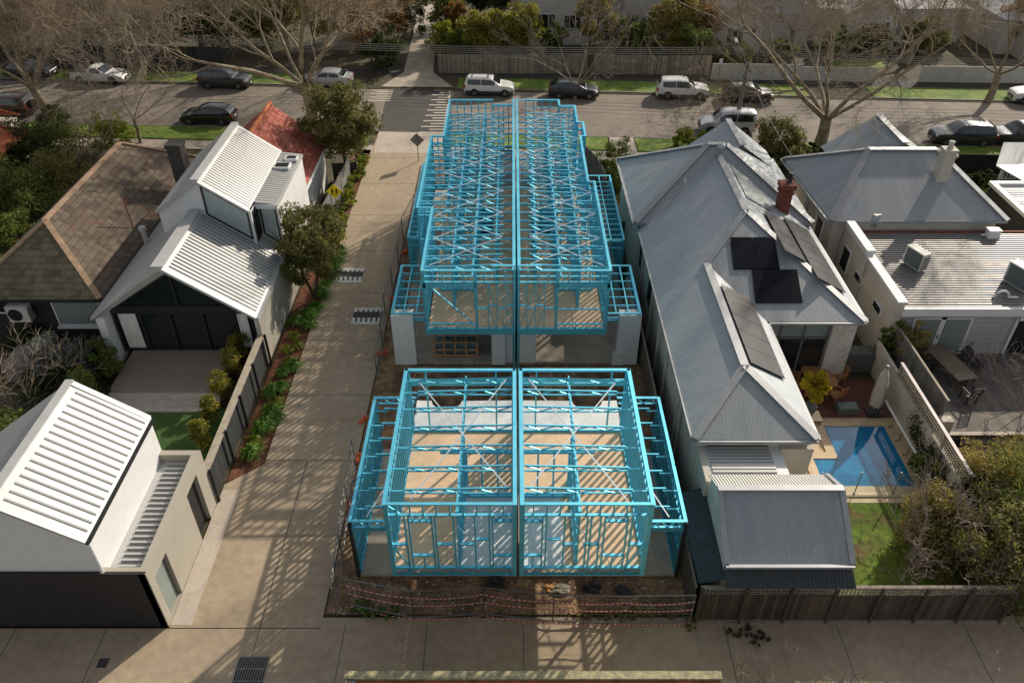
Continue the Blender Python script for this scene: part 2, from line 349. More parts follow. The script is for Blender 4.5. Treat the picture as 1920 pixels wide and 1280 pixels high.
def raised(name, x0, x1, f, a, b, z0, z1, m):
    mb = MB(); mb.prism([(x0,f(x0)+a,z0),(x1,f(x1)+a,z0),(x1,f(x1)+b,z0),(x0,f(x0)+b,z0)], z1-z0); o = mb.build(name, m); return tag(o, kind='structure')
kerb_m = mat('kerb_stone', (.20,.17,.14), .85, 0, .2, 3, .2, 30)
path_m = mat('footpath_asphalt', (.055,.048,.042), .9, 0, .15, 1, .1, 60)
for x0, x1 in ((-150,-10.6),(-5.2,14.4),(19.5,150)):
    raised('kerb', x0, x1, nk, -.18, 0, -.02, .12, kerb_m)
for x0, x1 in ((-150,-15.2),(-5.2,26.5),(31.5,150)):
    raised('kerb', x0, x1, fk, 0, .18, -.02, .12, kerb_m)
for x0, x1 in ((-150,-15.8),(-4.9,26.2),(31.8,150)):
    raised('grass_verge', x0, x1, fk, .182, 2.9, -.02, .10, grass_m)
strip('footpath', -150, 150, fk, 3.0, 4.9, path_m, .05)
for x0, x1 in ((-150,-11.2),(-4.9,7.5),(9.6,150)):
    raised('grass_verge', x0, x1, nk, -2.6, -.182, -.02, .10, grass_m)
strip('footpath', -150, 150, nk, -4.3, -2.7, conc_slab, .03)
# cross-over and long shared driveway, rear lane
sheet('driveway', [(-10.65,nk(-10.6)-.02),(-5.25,nk(-5.3)-.02),(-5.6,56.4),(-6.75,54),(-6.75,16.55),(7,16.55),(60,16.9),(60,4),(-60,4),(-60,16.15),(-12.1,16.15),(-12.1,22.9),(-10.72,24.1),(-10.72,55)], conc, .036)
sheet('path_apron', [(-10.6,nk(-10.6)-.1),(-5.3,nk(-5.3)-.1),(-5.6,56.4),(-10.5,56.4)], conc_pale, .042)
sheet('path_edge', [(-12.1,16.25),(-11.35,16.25),(-11.35,22.6),(-12.1,22.6)], conc_pale, .044)
jm = MB()
for y in (20.2,24.3,28.6,32.9,37.4,42,46.6,51.2,55.6):
    jm.box(-10.72, -6.75, y-.008, y+.008, .03, .0415)
for x in (-17.5,-14.3,-8.9,-5.9,-3,.4,7.5,11.5,16): jm.box(x-.008, x+.008, 5, 16.3, .03, .0415)
jm.box(-60, -6.75, 16.12, 16.15, .03, .0415); jm.box(-8.915,-8.89,16.2,24.3,.03,.0415)
tag(jm.build('path_joints', dark), kind='structure')
sheet('side_crossover', [(14.5,nk(14.5)-.1),(19.4,nk(19.4)-.1),(19.2,55.2),(14.8,55.4)], conc_pale, .13)
sheet('side_crossover', [(7.6,nk(7.6)-.2),(9.5,nk(9.5)-.2),(9.5,55.8),(7.6,55.9)], conc_pale, .13)
sheet('garden_soil', [(-6.7,16.7),(6.5,16.7),(6.5,55.6),(-6.7,55.6)], soil, .012)
sheet('garden_mulch', [(-12.05,23),(-10.76,24.1),(-10.76,57),(-12.05,57)], mulch, .03)
raised('kerb_edging', 0, 0, lambda x: 0, 0, 0, 0, 0, kerb_m) if False else None
# far driveway opposite
a, b, c, d = P(722,166), P(846,166), P(812,138), P(770,138); e, f_ = P(832,0), P(783,0)
sheet('far_driveway', [P(714,165),P(850,166),P(812,138),P(822,60),P(832,-60),P(795,-60),P(776,60),P(757,138)], conc_slab, .112)
# raised dark speed table with its painted comb
tb = [(-10.7,nk(-10.7)+.05),(-5.3,nk(-5.3)+.05),(-5.6,fk(-5.6)-.05),(-11.1,fk(-11)-.05)]
sheet('road_table', tb, asphalt_dark, .006)
mk = MB()
y0, y1 = nk(-5.4)+.1, fk(-5.4)-.3; n = 17
for i in range(n):
    y = y0+(y1-y0)*i/(n-1); L = 1.9 if i % 2 == 0 else 1.2; L *= (1-.25*i/n)
    mk.box(-5.5-L, -5.5, y, y+.16, .004, .011)
mk.poly([(-5.5,y0,.012),(-5.25,y0,.012),(-5.45,y1,.012),(-5.6,y1,.012)])
for i in range(8):
    y = fk(-12)-.3-.42*i; mk.box(-11.6-(.9 if i % 2 else .4), -10.6, y, y+.14, .004, .011)
tag(mk.build('road_markings', mark), kind='structure')
cr = MB(); rr = random.Random(4)
for x, y, z in ((-40,64,0),(12,62,0),(22,66,0),(34,62.4,0),(8,65,0)):
    p = Vector((x, y, .003))
    for k in range(9):
        q = p+Vector((rr.uniform(.4,1.4), rr.uniform(-.5,.5), 0)); cr.bar(p, q, .03, .004); p = q
tag(cr.build('road_cracks', asphalt_dark), kind='structure')
# manholes, drain grate
def grate(loc, w_, l_, nbar, label):
    r = empty('drain_grate', loc, 0, label, 'drain grate')
    m = MB(); m.box(-w_/2,w_/2,-l_/2,l_/2,0,.01); m.build('pit', blackp, r, local=True)
    m = MB()
    for i in range(nbar+1): x = -w_/2+w_*i/nbar; m.box(x-.012,x+.012,-l_/2,l_/2,.01,.03)
    for i in range(4): y = -l_/2+l_*i/3; m.box(-w_/2-.01,w_/2+.01,y-.015,y+.015,.012,.028)
    m.build('bars', galv, r, local=True); return r
grate(P(468,1265,.04), 1.0, 1.3, 12, 'dark steel drain grate set in the driveway concrete')
g = P(193,1242,.04); m = MB(); m.box(g.x-.17,g.x+.17,g.y-.17,g.y+.17,.03,.048); tag(m.build('pit_cover', hump), 'small square pit cover in the shaded concrete by the garage', 'pit cover')
# lawns
sheet('lawn', [(-19.6,22.3),(-12.5,22.3),(-12.5,27.6),(-19.6,27.6)], turf_m, .02)
sheet('lawn_rear', [(11.6,16.6),(17.6,16.6),(17.6,22.1),(11.6,22.1)], mat('worn_lawn', (.14,.09,.04), .95, 0, .4, .55, .9, 50, col2=(.11,.17,.015), fac=(.38,.5), detail=8), .02)
sheet('lawn_far_right', [(18.3,17),(40,17),(40,24.2),(18.3,24.2)], mat('patchy_grass', (.12,.085,.03), .95, 0, .3, 1, .6, 50, col2=(.10,.12,.02)), .02)
sheet('lawn_side', [(23.5,44),(34,44),(34,54),(23.5,54)], grass_m, .02)
# ---------------- steel framed townhouses ----------------
XC = .2
def studwall(m, a, b, z0, z1, sp=.36, w=.06, d=.09, nog=None, skip=None, plates=2):
    a = Vector((a[0], a[1], 0)); b = Vector((b[0], b[1], 0)); L = (b-a).length; D = (b-a)/L; Z = Vector((0,0,1))
    n = max(1, round(L/sp))
    m.bar(a+Z*z0, b+Z*z0, d, w); m.bar(a+Z*z1, b+Z*z1, d, w)
    for i in range(n+1):
        t = L*i/n; t = min(max(t, w/2+.002), L-w/2-.002)
        if skip and skip[0] < t < skip[1]: continue
        m.bar(a+D*t+Z*(z0+w/2), a+D*t+Z*(z1-w/2), w, d*.96, up=(D.y, -D.x, 0))
    if nog: 
        for zz in nog: m.bar(a+Z*zz, b+Z*zz, d*.8, .035)
def truss(m, y, x0, x1, z0, z1, dep=.3, pitch=.42, w=.075, xb0=None, xb1=None):
    p = Vector((x0,y,z0)); q = Vector((x1,y,z1)); dz = Vector((0,0,dep))
    m.bar(p, q, w, .06); bb0 = Vector((x0 if xb0 is None else xb0, y, z0-dep)); bb1 = Vector((x1 if xb1 is None else xb1, y, z0-dep))
    m.bar(bb0, bb1, w, .05)
    n = max(2, int(abs(x1-x0)/pitch)); zb = z0-dep
    for i in range(n):
        t0 = i/n; t1 = (i+1)/n; a = p.lerp(q, t0); b = p.lerp(q, t1)
        if i % 2: a = Vector((a.x, y, zb))
        else: b = Vector((b.x, y, zb))
        m.bar(a, b, w*.75, .035)
def strap(m, p, q): m.bar(p, q, .045, .012)
def X(s, u): return XC+s*(.05+u)
TOP = 6.5; FL = 3.38
def ledge(m, a, b, z, w=.12, h=.045): m.bar((a[0],a[1],z), (b[0],b[1],z), w, h)
def fbox(m, s, u0, u1, y0, y1, z0, z1):
    a, b = sorted((X(s,u0), X(s,u1))); m.box(a, b, y0, y1, z0, z1)
def front_house(s, label):
    root = empty('steel_house_frame', (X(s,2), 21, 0), 0, label, 'house frame', 'teal steel framed townhouses under construction')
    Y0, Y1 = 16.18, 22.6; U = 4.1
    # ground slab
    m = MB(); fbox(m, s, 0, 5.85, 18.32, 24.9, 0, .12); m.build('ground_slab', conc_slab, root)
    # upper floor sheets
    m = MB()
    fbox(m, s, .03, 2.05 if s < 0 else 1.5, Y0+.1, 19.3, FL-.02, FL+.002); m.build('floor_sheet_pale', whitefloor, root)
    m = MB()
    if s < 0: fbox(m, s, 2.06, U-.05, Y0+.1, 19.3, FL-.02, FL+.002)
    else: fbox(m, s, 1.51, U-.05, Y0+.1, 19.3, FL-.02, FL+.002)
    fbox(m, s, .03, U-.05, 19.31, 22.55, FL-.02, FL+.002); m.build('floor_sheet_tan', chip, root)
    # pale rear deck with scalloped rear edge
    pts = [(.03,22.56),(U-.05,22.56),(U-.05,24.45)]
    for k in range(9):
        a = math.pi*k/8; pts.append((2.83+.62*math.cos(a), 24.42-.52*math.sin(a)))
    pts += [(.03,24.45)]
    m = MB(); m.prism([(X(s,u), y, FL-.04) for u, y in pts], .03); m.build('deck_sheet', whitefloor, root)
    # front wall
    m = MB(); y = Y0
    def vb(u, z0, z1, w=.05, d=.1): fbox(m, s, u-w/2, u+w/2, y-d/2, y+d/2, z0, z1)
    def hb(u0, u1, z, h=.045, d=.1): fbox(m, s, u0, u1, y-d/2, y+d/2, z-h/2, z+h/2)
    hb(0, U, FL+.05); hb(0, U, 6.0); hb(0, U, 3.06)
    for u in (.02, U-.13): vb(u+.05, 3.04, TOP-.02, .14, .12)
    fr = [.15,.18,.355,.38,.52,.55,.68,.79,.815] if s < 0 else [.15,.185,.355,.39,.46,.49,.66,.80,.83]
    for f in fr:
        u = U*(1-f) if s < 0 else U*(1-f)
        vb(u, FL+.07, 5.98)
    def UU(f): return U*(1-f)
    for f0, f1, z in ((.03,.15,4.6),(.39,.51,4.6),(.55,.67,4.6),(.685,.785,4.85)): hb(UU(f1), UU(f0), z, .05)
    for f0, f1 in ((.19,.35),(.82,.98)):
        hb(UU(f1), UU(f0), 4.05, .05); hb(UU(f1), UU(f0), 5.72, .05); vb(UU((f0+f1)/2), FL+.07, 4.03, .04)
        n = 6
        for i in range(n):
            a = UU(f0+(f1-f0)*i/n); b = UU(f0+(f1-f0)*(i+1)/n); za, zb = (5.95, 5.75) if i % 2 == 0 else (5.75, 5.95)
            m.bar((X(s,a), y, za), (X(s,b), y, zb), .04, .03)
    m.bar((X(s,UU(.03)), y, 4.5), (X(s,UU(.15)), y, 3.5), .05, .04)
    n = 16
    for i in range(n):                       # floor edge lattice and parapet studs
        a = U*i/n; b = U*(i+1)/n; za, zb = (3.1, 3.38) if i % 2 == 0 else (3.38, 3.1)
        m.bar((X(s,a), y, za), (X(s,b), y, zb), .04, .03)
    for i in range(1, 10): vb(U*i/10, 6.02, TOP-.03, .04)
    m.bar((X(s,UU(.03)), y, 6.45), (X(s,UU(.12)), y, 6.05), .05, .04)
    m.build('front_wall_frame', steel, root)
    m = MB(); yy = Y0-.065
    for a, b in (((.52,5.75),(.86,3.5)),((.78,5.9),(.40,3.5))) if s < 0 else (((.45,5.75),(.80,3.5)),((.62,5.9),(.25,3.5)),((.95,5.9),(.62,3.5))):
        m.bar((X(s,UU(a[0])), yy, a[1]), (X(s,UU(b[0])), yy, b[1]), .025, .01)
    strap(m, (X(s,3.55),22.2,6.24), (X(s,.3),17.0,6.33)); strap(m, (X(s,.35),22.3,6.33), (X(s,3.3),16.6,6.24))
    m.build('brace_strap', strap_m, root)
    # side walls, parapet and rear wall
    m = MB(); uo = U-.05
    studwall(m, (X(s,uo),Y0+.1), (X(s,uo),Y1), FL+.05, 6.0, .36); studwall(m, (X(s,uo),Y0+.1), (X(s,uo),Y1), 6.06, TOP-.03, .36)
    ledge(m, (X(s,uo),Y0-.06), (X(s,uo),Y1+.06), TOP, .13)
    for i in range(9):
        y = Y0+.3+i*.72; m.bar((X(s,uo), y, 6.0), (X(s,uo), min(y+.36,Y1), 6.45), .035, .035)
    fbox(m, s, U-.12, U, Y0+.06, Y1, 3.04, 3.36)
    m.build('side_wall_frame', steel, root)
    m = MB()
    studwall(m, (X(s,.05),Y0+.1), (X(s,.05),Y1), FL+.05, TOP-.04, .3, nog=(4.7,5.7)); ledge(m, (X(s,.06),Y0-.06), (X(s,.06),Y1+.06), TOP, .13)
    m.build('party_wall_frame', steel, root)
    m = MB(); studwall(m, (X(s,.1),Y1), (X(s,uo-.05),Y1), FL+.05, TOP-.04, .6, skip=(.7, 3.2)); ledge(m, (X(s,.02),Y1), (X(s,U),Y1), TOP, .13)
    m.bar((X(s,.1),Y1,5.9), (X(s,uo),Y1,5.9), .06, .3); m.build('rear_wall_frame', steel, root)
    m = MB(); ledge(m, (X(s,.13),Y0), (X(s,uo-.08),Y0), TOP-.001, .11); m.build('parapet_rail', steel, root)
    m = MB(); ui = 1.85
    studwall(m, (X(s,ui),Y0+.15), (X(s,ui),20.1), FL+.05, 5.95, .5, nog=(4.7,)); m.bar((X(s,ui),20.1,5.95), (X(s,ui),Y1,5.95), .09, .06)
    for y in (17.3,18.3,19.2,20.1): m.bar((X(s,ui), y, 5.95), (X(s,ui), y, 6.25), .05, .05)
    m.bar((X(s,ui),Y0+.15,6.2), (X(s,ui),Y1,6.2), .05, .03)
    m.build('inner_wall_frame', steel, root)
    m = MB(); studwall(m, (X(s,.1),19.25), (X(s,1.75),19.25), FL+.05, 5.6, .6); m.bar((X(s,.1),19.25,5.62), (X(s,2.6),19.25,5.62), .1, .1); m.build('inner_wall_frame', steel, root)  # cross wall added to make the frame's shade denser
    for i, y in enumerate((17.0,17.95,18.9,19.85,20.8,21.7,22.35)):
        m = MB(); truss(m, y, X(s,.15), X(s,3.55), 6.32, 6.22, .25, .5, w=.045)
        m.bar((X(s,3.55),y,6.16), (X(s,uo),y,6.16), .05, .04); m.bar((X(s,3.55),y-.02,5.95), (X(s,3.55),y-.02,6.2), .04, .04)
        m.build('roof_truss', steel, root)
    m = MB()                                  # posts from upper floor down to slab
    for u, y in ((.06,18.4),(U-.1,18.5),(U-.1,22.5),(.06,22.5),(2.2,20.5)): fbox(m, s, u-.05, u+.05, y-.05, y+.05, .12, 3.05)
    m.build('post', steel, root)
    # single-storey side wing
    wy0, wy1, wz = 18.28, 24.8, 3.2; wo = 5.84
    m = MB(); studwall(m, (X(s,wo),wy0+.1), (X(s,wo),wy1), .14, wz-.05, .36, nog=(1.4,)); ledge(m, (X(s,wo),wy0-.05), (X(s,wo),wy1+.05), wz, .12)
    for i in range(8): m.bar((X(s,wo), wy0+.3+i*.8, wz-.6), (X(s,wo), wy0+.7+i*.8, wz-.1), .04, .04)
    m.bar((X(s,wo),wy0+.1,wz-.6), (X(s,wo),wy1,wz-.6), .08, .05); m.build('wing_side_frame', steel, root)
    m = MB()
    for y in (wy0, wy1):
        ledge(m, (X(s,U+.02),y), (X(s,wo-.07),y), wz, .12); m.bar((X(s,U+.02),y,wz-.32), (X(s,wo-.07),y,wz-.32), .09, .05)
        for i in range(6):
            a = U+.05+(wo-U-.1)*i/6; b = U+.05+(wo-U-.1)*(i+1)/6; za, zb = (wz-.05, wz-.3) if i % 2 else (wz-.3, wz-.05); m.bar((X(s,a),y,za), (X(s,b),y,zb), .04, .035)
    fbox(m, s, U+.02, wo, wy0-.04, wy0+.04, wz-.5, wz-.36)
    m.build('wing_end_frame', steel, root)
    m = MB(); fbox(m, s, wo-.02, wo+.08, wy0-.07, wy0+.05, 0.1, wz-.05); m.build('wing_corner_post', dark, root)
    for i in range(7):
        y = wy0+.75+i*.87; m = MB()
        m.bar((X(s,U+.02),y,wz-.12), (X(s,wo-.45),y,wz-.12), .05, .09); m.bar((X(s,wo-.5),y+.05,wz-.3), (X(s,wo),y+.05,wz-.3), .05, .06)
        m.bar((X(s,wo-.45),y,wz-.1), (X(s,wo-.45),y,wz-.5), .04, .04); m.build('wing_rafter', steel, root)
    m = MB(); strap(m, (X(s,U+.7),wy1-.3,wz-.02), (X(s,U+.4),21.8,wz-.02)); strap(m, (X(s,U+.1),21.5,wz-.02), (X(s,wo-.55),wy0+.2,wz-.02)); m.build('wing_brace', strap_m, root)
    return root
front_house(-1, 'open teal steel frame with white deck nearest the lane, on the driveway side')
front_house(1, 'open teal steel frame with white deck nearest the lane, beside the long grey roofed house')
def rear_house(s, label):
    root = empty('steel_house_frame', (X(s,2), 40, 0), 0, label, 'house frame', 'teal steel framed townhouses under construction')
    Y0 = 29.45
    m = MB(); fbox(m, s, 0, 5.9, 31.0, 50, 0, .12); m.build('ground_slab', conc_slab, root)
    m = MB(); fbox(m, s, .03, 4.0, Y0+.08, 38.0, FL-.02, FL+.002); fbox(m, s, .03, 1.2, 38.0, 41.2, FL-.02, FL+.002); fbox(m, s, .03, 3.8, 41.2, 44.0, FL-.02, FL+.002)
    fbox(m, s, 2.2, 4.0, 38.0, 41.2, FL-.02, FL+.002); m.build('floor_sheet_tan', chip, root)
    m = MB(); fbox(m, s, .03, 3.8, 44.01, 49.4, FL-.02, FL+.002); m.build('floor_sheet_pale', mat('deck_sheet_grey', (.30,.28,.26), .8) if 'deck_sheet_grey' not in MATS else MATS['deck_sheet_grey'], root)
    # outer line of the upper storey in steps
    st = [(4.1,29.45),(4.1,35.3),(4.86,35.3),(4.86,44.2),(4.15,44.2),(4.15,48.8)] if s < 0 else [(4.07,29.45),(4.07,38.2),(3.75,38.2),(3.75,44.2),(4.05,44.2),(4.05,46.3),(3.72,46.3),(3.72,49.0)]
    m = MB(); l = MB()
    for i in range(len(st)-1):
        a = (X(s,st[i][0]), st[i][1]); b = (X(s,st[i+1][0]), st[i+1][1])
        along = abs(a[0]-b[0]) < .01; e = .06 if along else 0
        studwall(m, a, b, FL+.05, 6.0, .36, nog=(4.7,)); studwall(m, a, b, 6.06, TOP-.04, .36)
        m.bar((a[0],a[1],3.2), (b[0],b[1],3.2), .08, .3)
        l.bar((a[0],a[1]-e,TOP-(0 if along else .004)), (b[0],b[1]+e,TOP-(0 if along else .004)), .13, .045)
    m.build('side_wall_frame', steel, root); l.build('parapet_rail', steel, root)
    m = MB(); uu = 4.15 if s < 0 else 2.75; ye = 50.0
    a = (X(s,uu), ye)
    studwall(m, (X(s,.6 if s > 0 else 1.4),ye), a, FL+.05, TOP-.04, .5, nog=(6.0,))
    x0 = X(s,.02 if s > 0 else 1.35); m.bar((x0,ye,TOP+.0), (X(s,uu+.06),ye,TOP), .13, .045)
    if s < 0: studwall(m, (X(s,.05),49.2), (X(s,1.35),49.2), FL+.05, TOP-.1, .36); m.bar((X(s,.1),49.2,TOP-.004),(X(s,1.4),49.2,TOP-.004),.12,.045); m.bar((X(s,uu),48.8,TOP-.003),(X(s,uu),50.05,TOP-.003),.12,.045)
    else: m.bar((X(s,uu),49.06,TOP-.003),(X(s,uu),50.05,TOP-.003),.12,.045); m.bar((X(s,uu),49.0,TOP-.004),(X(s,3.78),49.0,TOP-.004),.12,.045); studwall(m, (X(s,uu),49.0), (X(s,3.7),49.0), FL+.05, TOP-.1, .36)
    m.build('street_wall_frame', steel, root)
    m = MB(); studwall(m, (X(s,.05),Y0+.1), (X(s,.05),50), FL+.05, TOP-.04, .3, nog=(4.7,5.7)); m.bar((X(s,.06),Y0-.06,TOP+.03), (X(s,.06),50.06,TOP+.03), .14, .05)
    m.build('party_wall_frame', steel, root)
    # face over the garage: ring beam, lintel, sill, diagonals
    m = MB(); y = Y0; U = 4.1
    fbox(m, s, 0, U, y-.06, y+.06, 3.05, 3.33); fbox(m, s, 1.75, U, y-.055, y+.055, 5.62, 5.86)
    def hb(u0, u1, z, h=.045, d=.1): fbox(m, s, u0, u1, y-d/2, y+d/2, z-h/2, z+h/2)
    def vb(u, z0, z1, w=.05, d=.1): fbox(m, s, u-w/2, u+w/2, y-d/2, y+d/2, z0, z1)
    hb(1.0, U, TOP, .05, .13); hb(0, U, 5.9); hb(0, U, 6.2, .035); hb(0, U, 3.36); hb(1.8, U, 3.62)
    if s > 0: hb(1.8, U, 4.45, .04)
    hb(0, 1.05, TOP+.25, .05, .12)
    for u in (.04, 1.75, U-.06): vb(u, 3.33, TOP, .11, .11)
    for i in range(1, 9): vb(U*i/9, 5.92, TOP-.03, .035)
    for i in range(1, 5): vb(1.75+(U-1.75)*i/5, 3.38, 3.6, .035)
    for u in (.42,.82,1.22): vb(u, 3.38, 5.88, .035)
    for u0, u1, z in ((.05,.42,4.65),(.42,.82,4.5),(.82,1.22,4.65),(1.22,1.7,4.5)): hb(u0, u1, z, .05)
    for u0, u1 in ((.42,.82),(.82,1.22),(1.22,1.65)):
        m.bar((X(s,u0),y,5.85), (X(s,u0-.3),y,4.6), .045, .035); m.bar((X(s,u0-.35),y,3.4), (X(s,u0),y,4.5), .045, .035)
    if s < 0: m.bar((X(s,3.75),y+.02,5.6), (X(s,1.95),y+.02,3.65), .07, .04)
    m.build('front_wall_frame', steel, root)
    # inner walls; extra ones added to thicken the shade on the driveway
    m = MB(); studwall(m, (X(s,1.9),Y0+1.6), (X(s,1.9),49), FL+.05, 5.95, .4, nog=(4.7,)); m.bar((X(s,1.9),Y0,6.22), (X(s,1.9),49,6.22), .06, .04); m.build('inner_wall_frame', steel, root)
    m = MB(); studwall(m, (X(s,.9),33), (X(s,.9),47), FL+.05, 5.9, .4); studwall(m, (X(s,2.9),31), (X(s,2.9),48), FL+.05, 5.9, .4); m.build('inner_wall_frame', steel, root)
    for y in (32.6,36.2,39.6,43.4,46.4):
        m = MB(); studwall(m, (X(s,1.95),y), (X(s,3.7),y), FL+.05, 5.8, .36, nog=(4.7,)); m.build('inner_wall_frame', steel, root)
    n = 21
    for i in range(n):
        y = 30.2+i*.9; uo = (4.05 if y < 35.3 else (4.8 if y < 44.2 else 4.1)) if s < 0 else (4.0 if y < 38.2 else 3.7)
        m = MB(); truss(m, y, X(s,.55), X(s,uo-.02), 6.34, 6.2, .28, .5, .06, xb0=X(s,.1))
        if i % 2: m.bar((X(s,.1),y,6.1), (X(s,.55),y,6.1), .05, .05)
        m.build('roof_truss', steel, root)
    m = MB()
    for ya, yb in ((30.2,35),(35,39.7),(39.7,44.3),(44.3,48.8)):
        uo = 3.85 if ya < 44 else 3.6
        m.bar((X(s,.6),ya,6.4), (X(s,uo),(ya+yb)/2,6.3), .045, .012); m.bar((X(s,uo),(ya+yb)/2,6.3), (X(s,.6),yb,6.4), .045, .012)
        m.bar((X(s,uo),ya,6.3), (X(s,.6),(ya+yb)/2,6.4), .045, .012); m.bar((X(s,.6),(ya+yb)/2,6.4), (X(s,uo),yb,6.3), .045, .012)
    m.build('brace_strap', strap_m, root)
    # ground floor framing
    m = MB(); studwall(m, (X(s,4.0),35.6), (X(s,4.0),49.8), .16, 3.0, .6, nog=(1.5,)); studwall(m, (X(s,.06),31.2), (X(s,.06),49.8), .16, 3.0, .25)
    studwall(m, (X(s,.1),49.8), (X(s,4.0),49.8), .16, 3.0, .6)
    m.build('lower_wall_frame', steel, root)
    m = MB()
    for i in range(14): y = 38.2+i*.22; m.bar((X(s,1.2),y,3.2), (X(s,2.2),y,3.2), .05, .12) if i < 3 else None
    for i in range(40): y = 30+i*.48; m.bar((X(s,.1),y,3.2), (X(s,3.9),y,3.2), .05, .25)
    m.build('floor_joists', steel, root)
    # garage wing with open joists and white piers
    m = MB(); wo = 5.9
    def ring(u0, u1, ya, yb, z):
        ledge(m, (X(s,u1),ya-.05), (X(s,u1),yb+.05), z, .11); ledge(m, (X(s,u0),ya), (X(s,u1-.06),ya), z-.003, .11); ledge(m, (X(s,u0),yb), (X(s,u1-.06),yb), z-.003, .11)
    ring(4.12, wo, 31.0, 35.3, 3.12); m.bar((X(s,wo),31,2.85), (X(s,wo),35.3,2.85), .09, .05); m.bar((X(s,4.1),31,2.85), (X(s,wo),31,2.85), .09, .05)
    for i in range(9): m.bar((X(s,wo),31.1+i*.52,2.87), (X(s,wo),31.1+i*.52,3.1), .04, .04)
    for i in range(1, 6): m.bar((X(s,4.15),31+i*.72,3.05), (X(s,wo-.05),31+i*.72,3.05), .05, .1)
    for u in (4.75,5.35): m.bar((X(s,u),31.05,3.09), (X(s,u),35.25,3.09), .06, .05)
    m.bar((X(s,4.12),31,2.7), (X(s,5.0),31,2.7), .08, .06)
    studwall(m, (X(s,wo),33.0), (X(s,wo),35.3), .16, 2.8, .5)
    m.build('garage_wing_frame', steel, root)
    m = MB(); ua = 4.95; ya, yb = (38.3,47.8) if s < 0 else (38.0,46.0)
    ring(4.0 if s > 0 else 4.9, 5.9, ya, yb, 3.12)
    studwall(m, (X(s,5.9),ya), (X(s,5.9),yb), .14, 3.0, .36, nog=(1.5,2.6)); studwall(m, (X(s,4.9),ya), (X(s,5.85),ya), .14, 3.0, .36, nog=(1.5,2.6))
    k = int((yb-ya)/.6)
    for i in range(1, k): m.bar((X(s,4.0 if s > 0 else 4.9),ya+i*.6,3.05), (X(s,5.85),ya+i*.6,3.05), .05, .09)
    for u in ((4.5,5.2) if s > 0 else (5.4,)): m.bar((X(s,u),ya,3.11), (X(s,u),yb,3.11), .06, .05)
    m.build('side_wing_frame', steel, root)
    # rendered piers and party wall end
    m = MB(); fbox(m, s, 4.92, 5.98, 30.95, 31.5, .12 if 0 else 0.0, 3.0)
    if s > 0: fbox(m, s, 4.75, 5.3, 30.9, 31.0, 0, .8)
    m.build('pier', white_m, root)
    m = MB(); fbox(m, s, .12, .85 if s < 0 else .95, 31.0, 31.25, .12, 3.0)
    if s < 0: fbox(m, s, .5, 1.15, 30.8, 31.0, 0.12, 2.6)
    m.build('party_pier', white_m, root)
    m = MB(); fbox(m, s, 0.0, .07, 29.3, 29.42, 0, TOP+.2); m.build('corner_post', steel, root)
    m = MB(); fbox(m, s, 5.78, 5.9, 31.5, 35.3, .12, 2.4); m.build('garage_side_wall', conc_slab, root) if s > 0 else None
    return root
rear_house(-1, 'longer teal steel frame over a garage, beside the shared driveway')
rear_house(1, 'longer teal steel frame over a garage, between its twin and the curved paling fence')
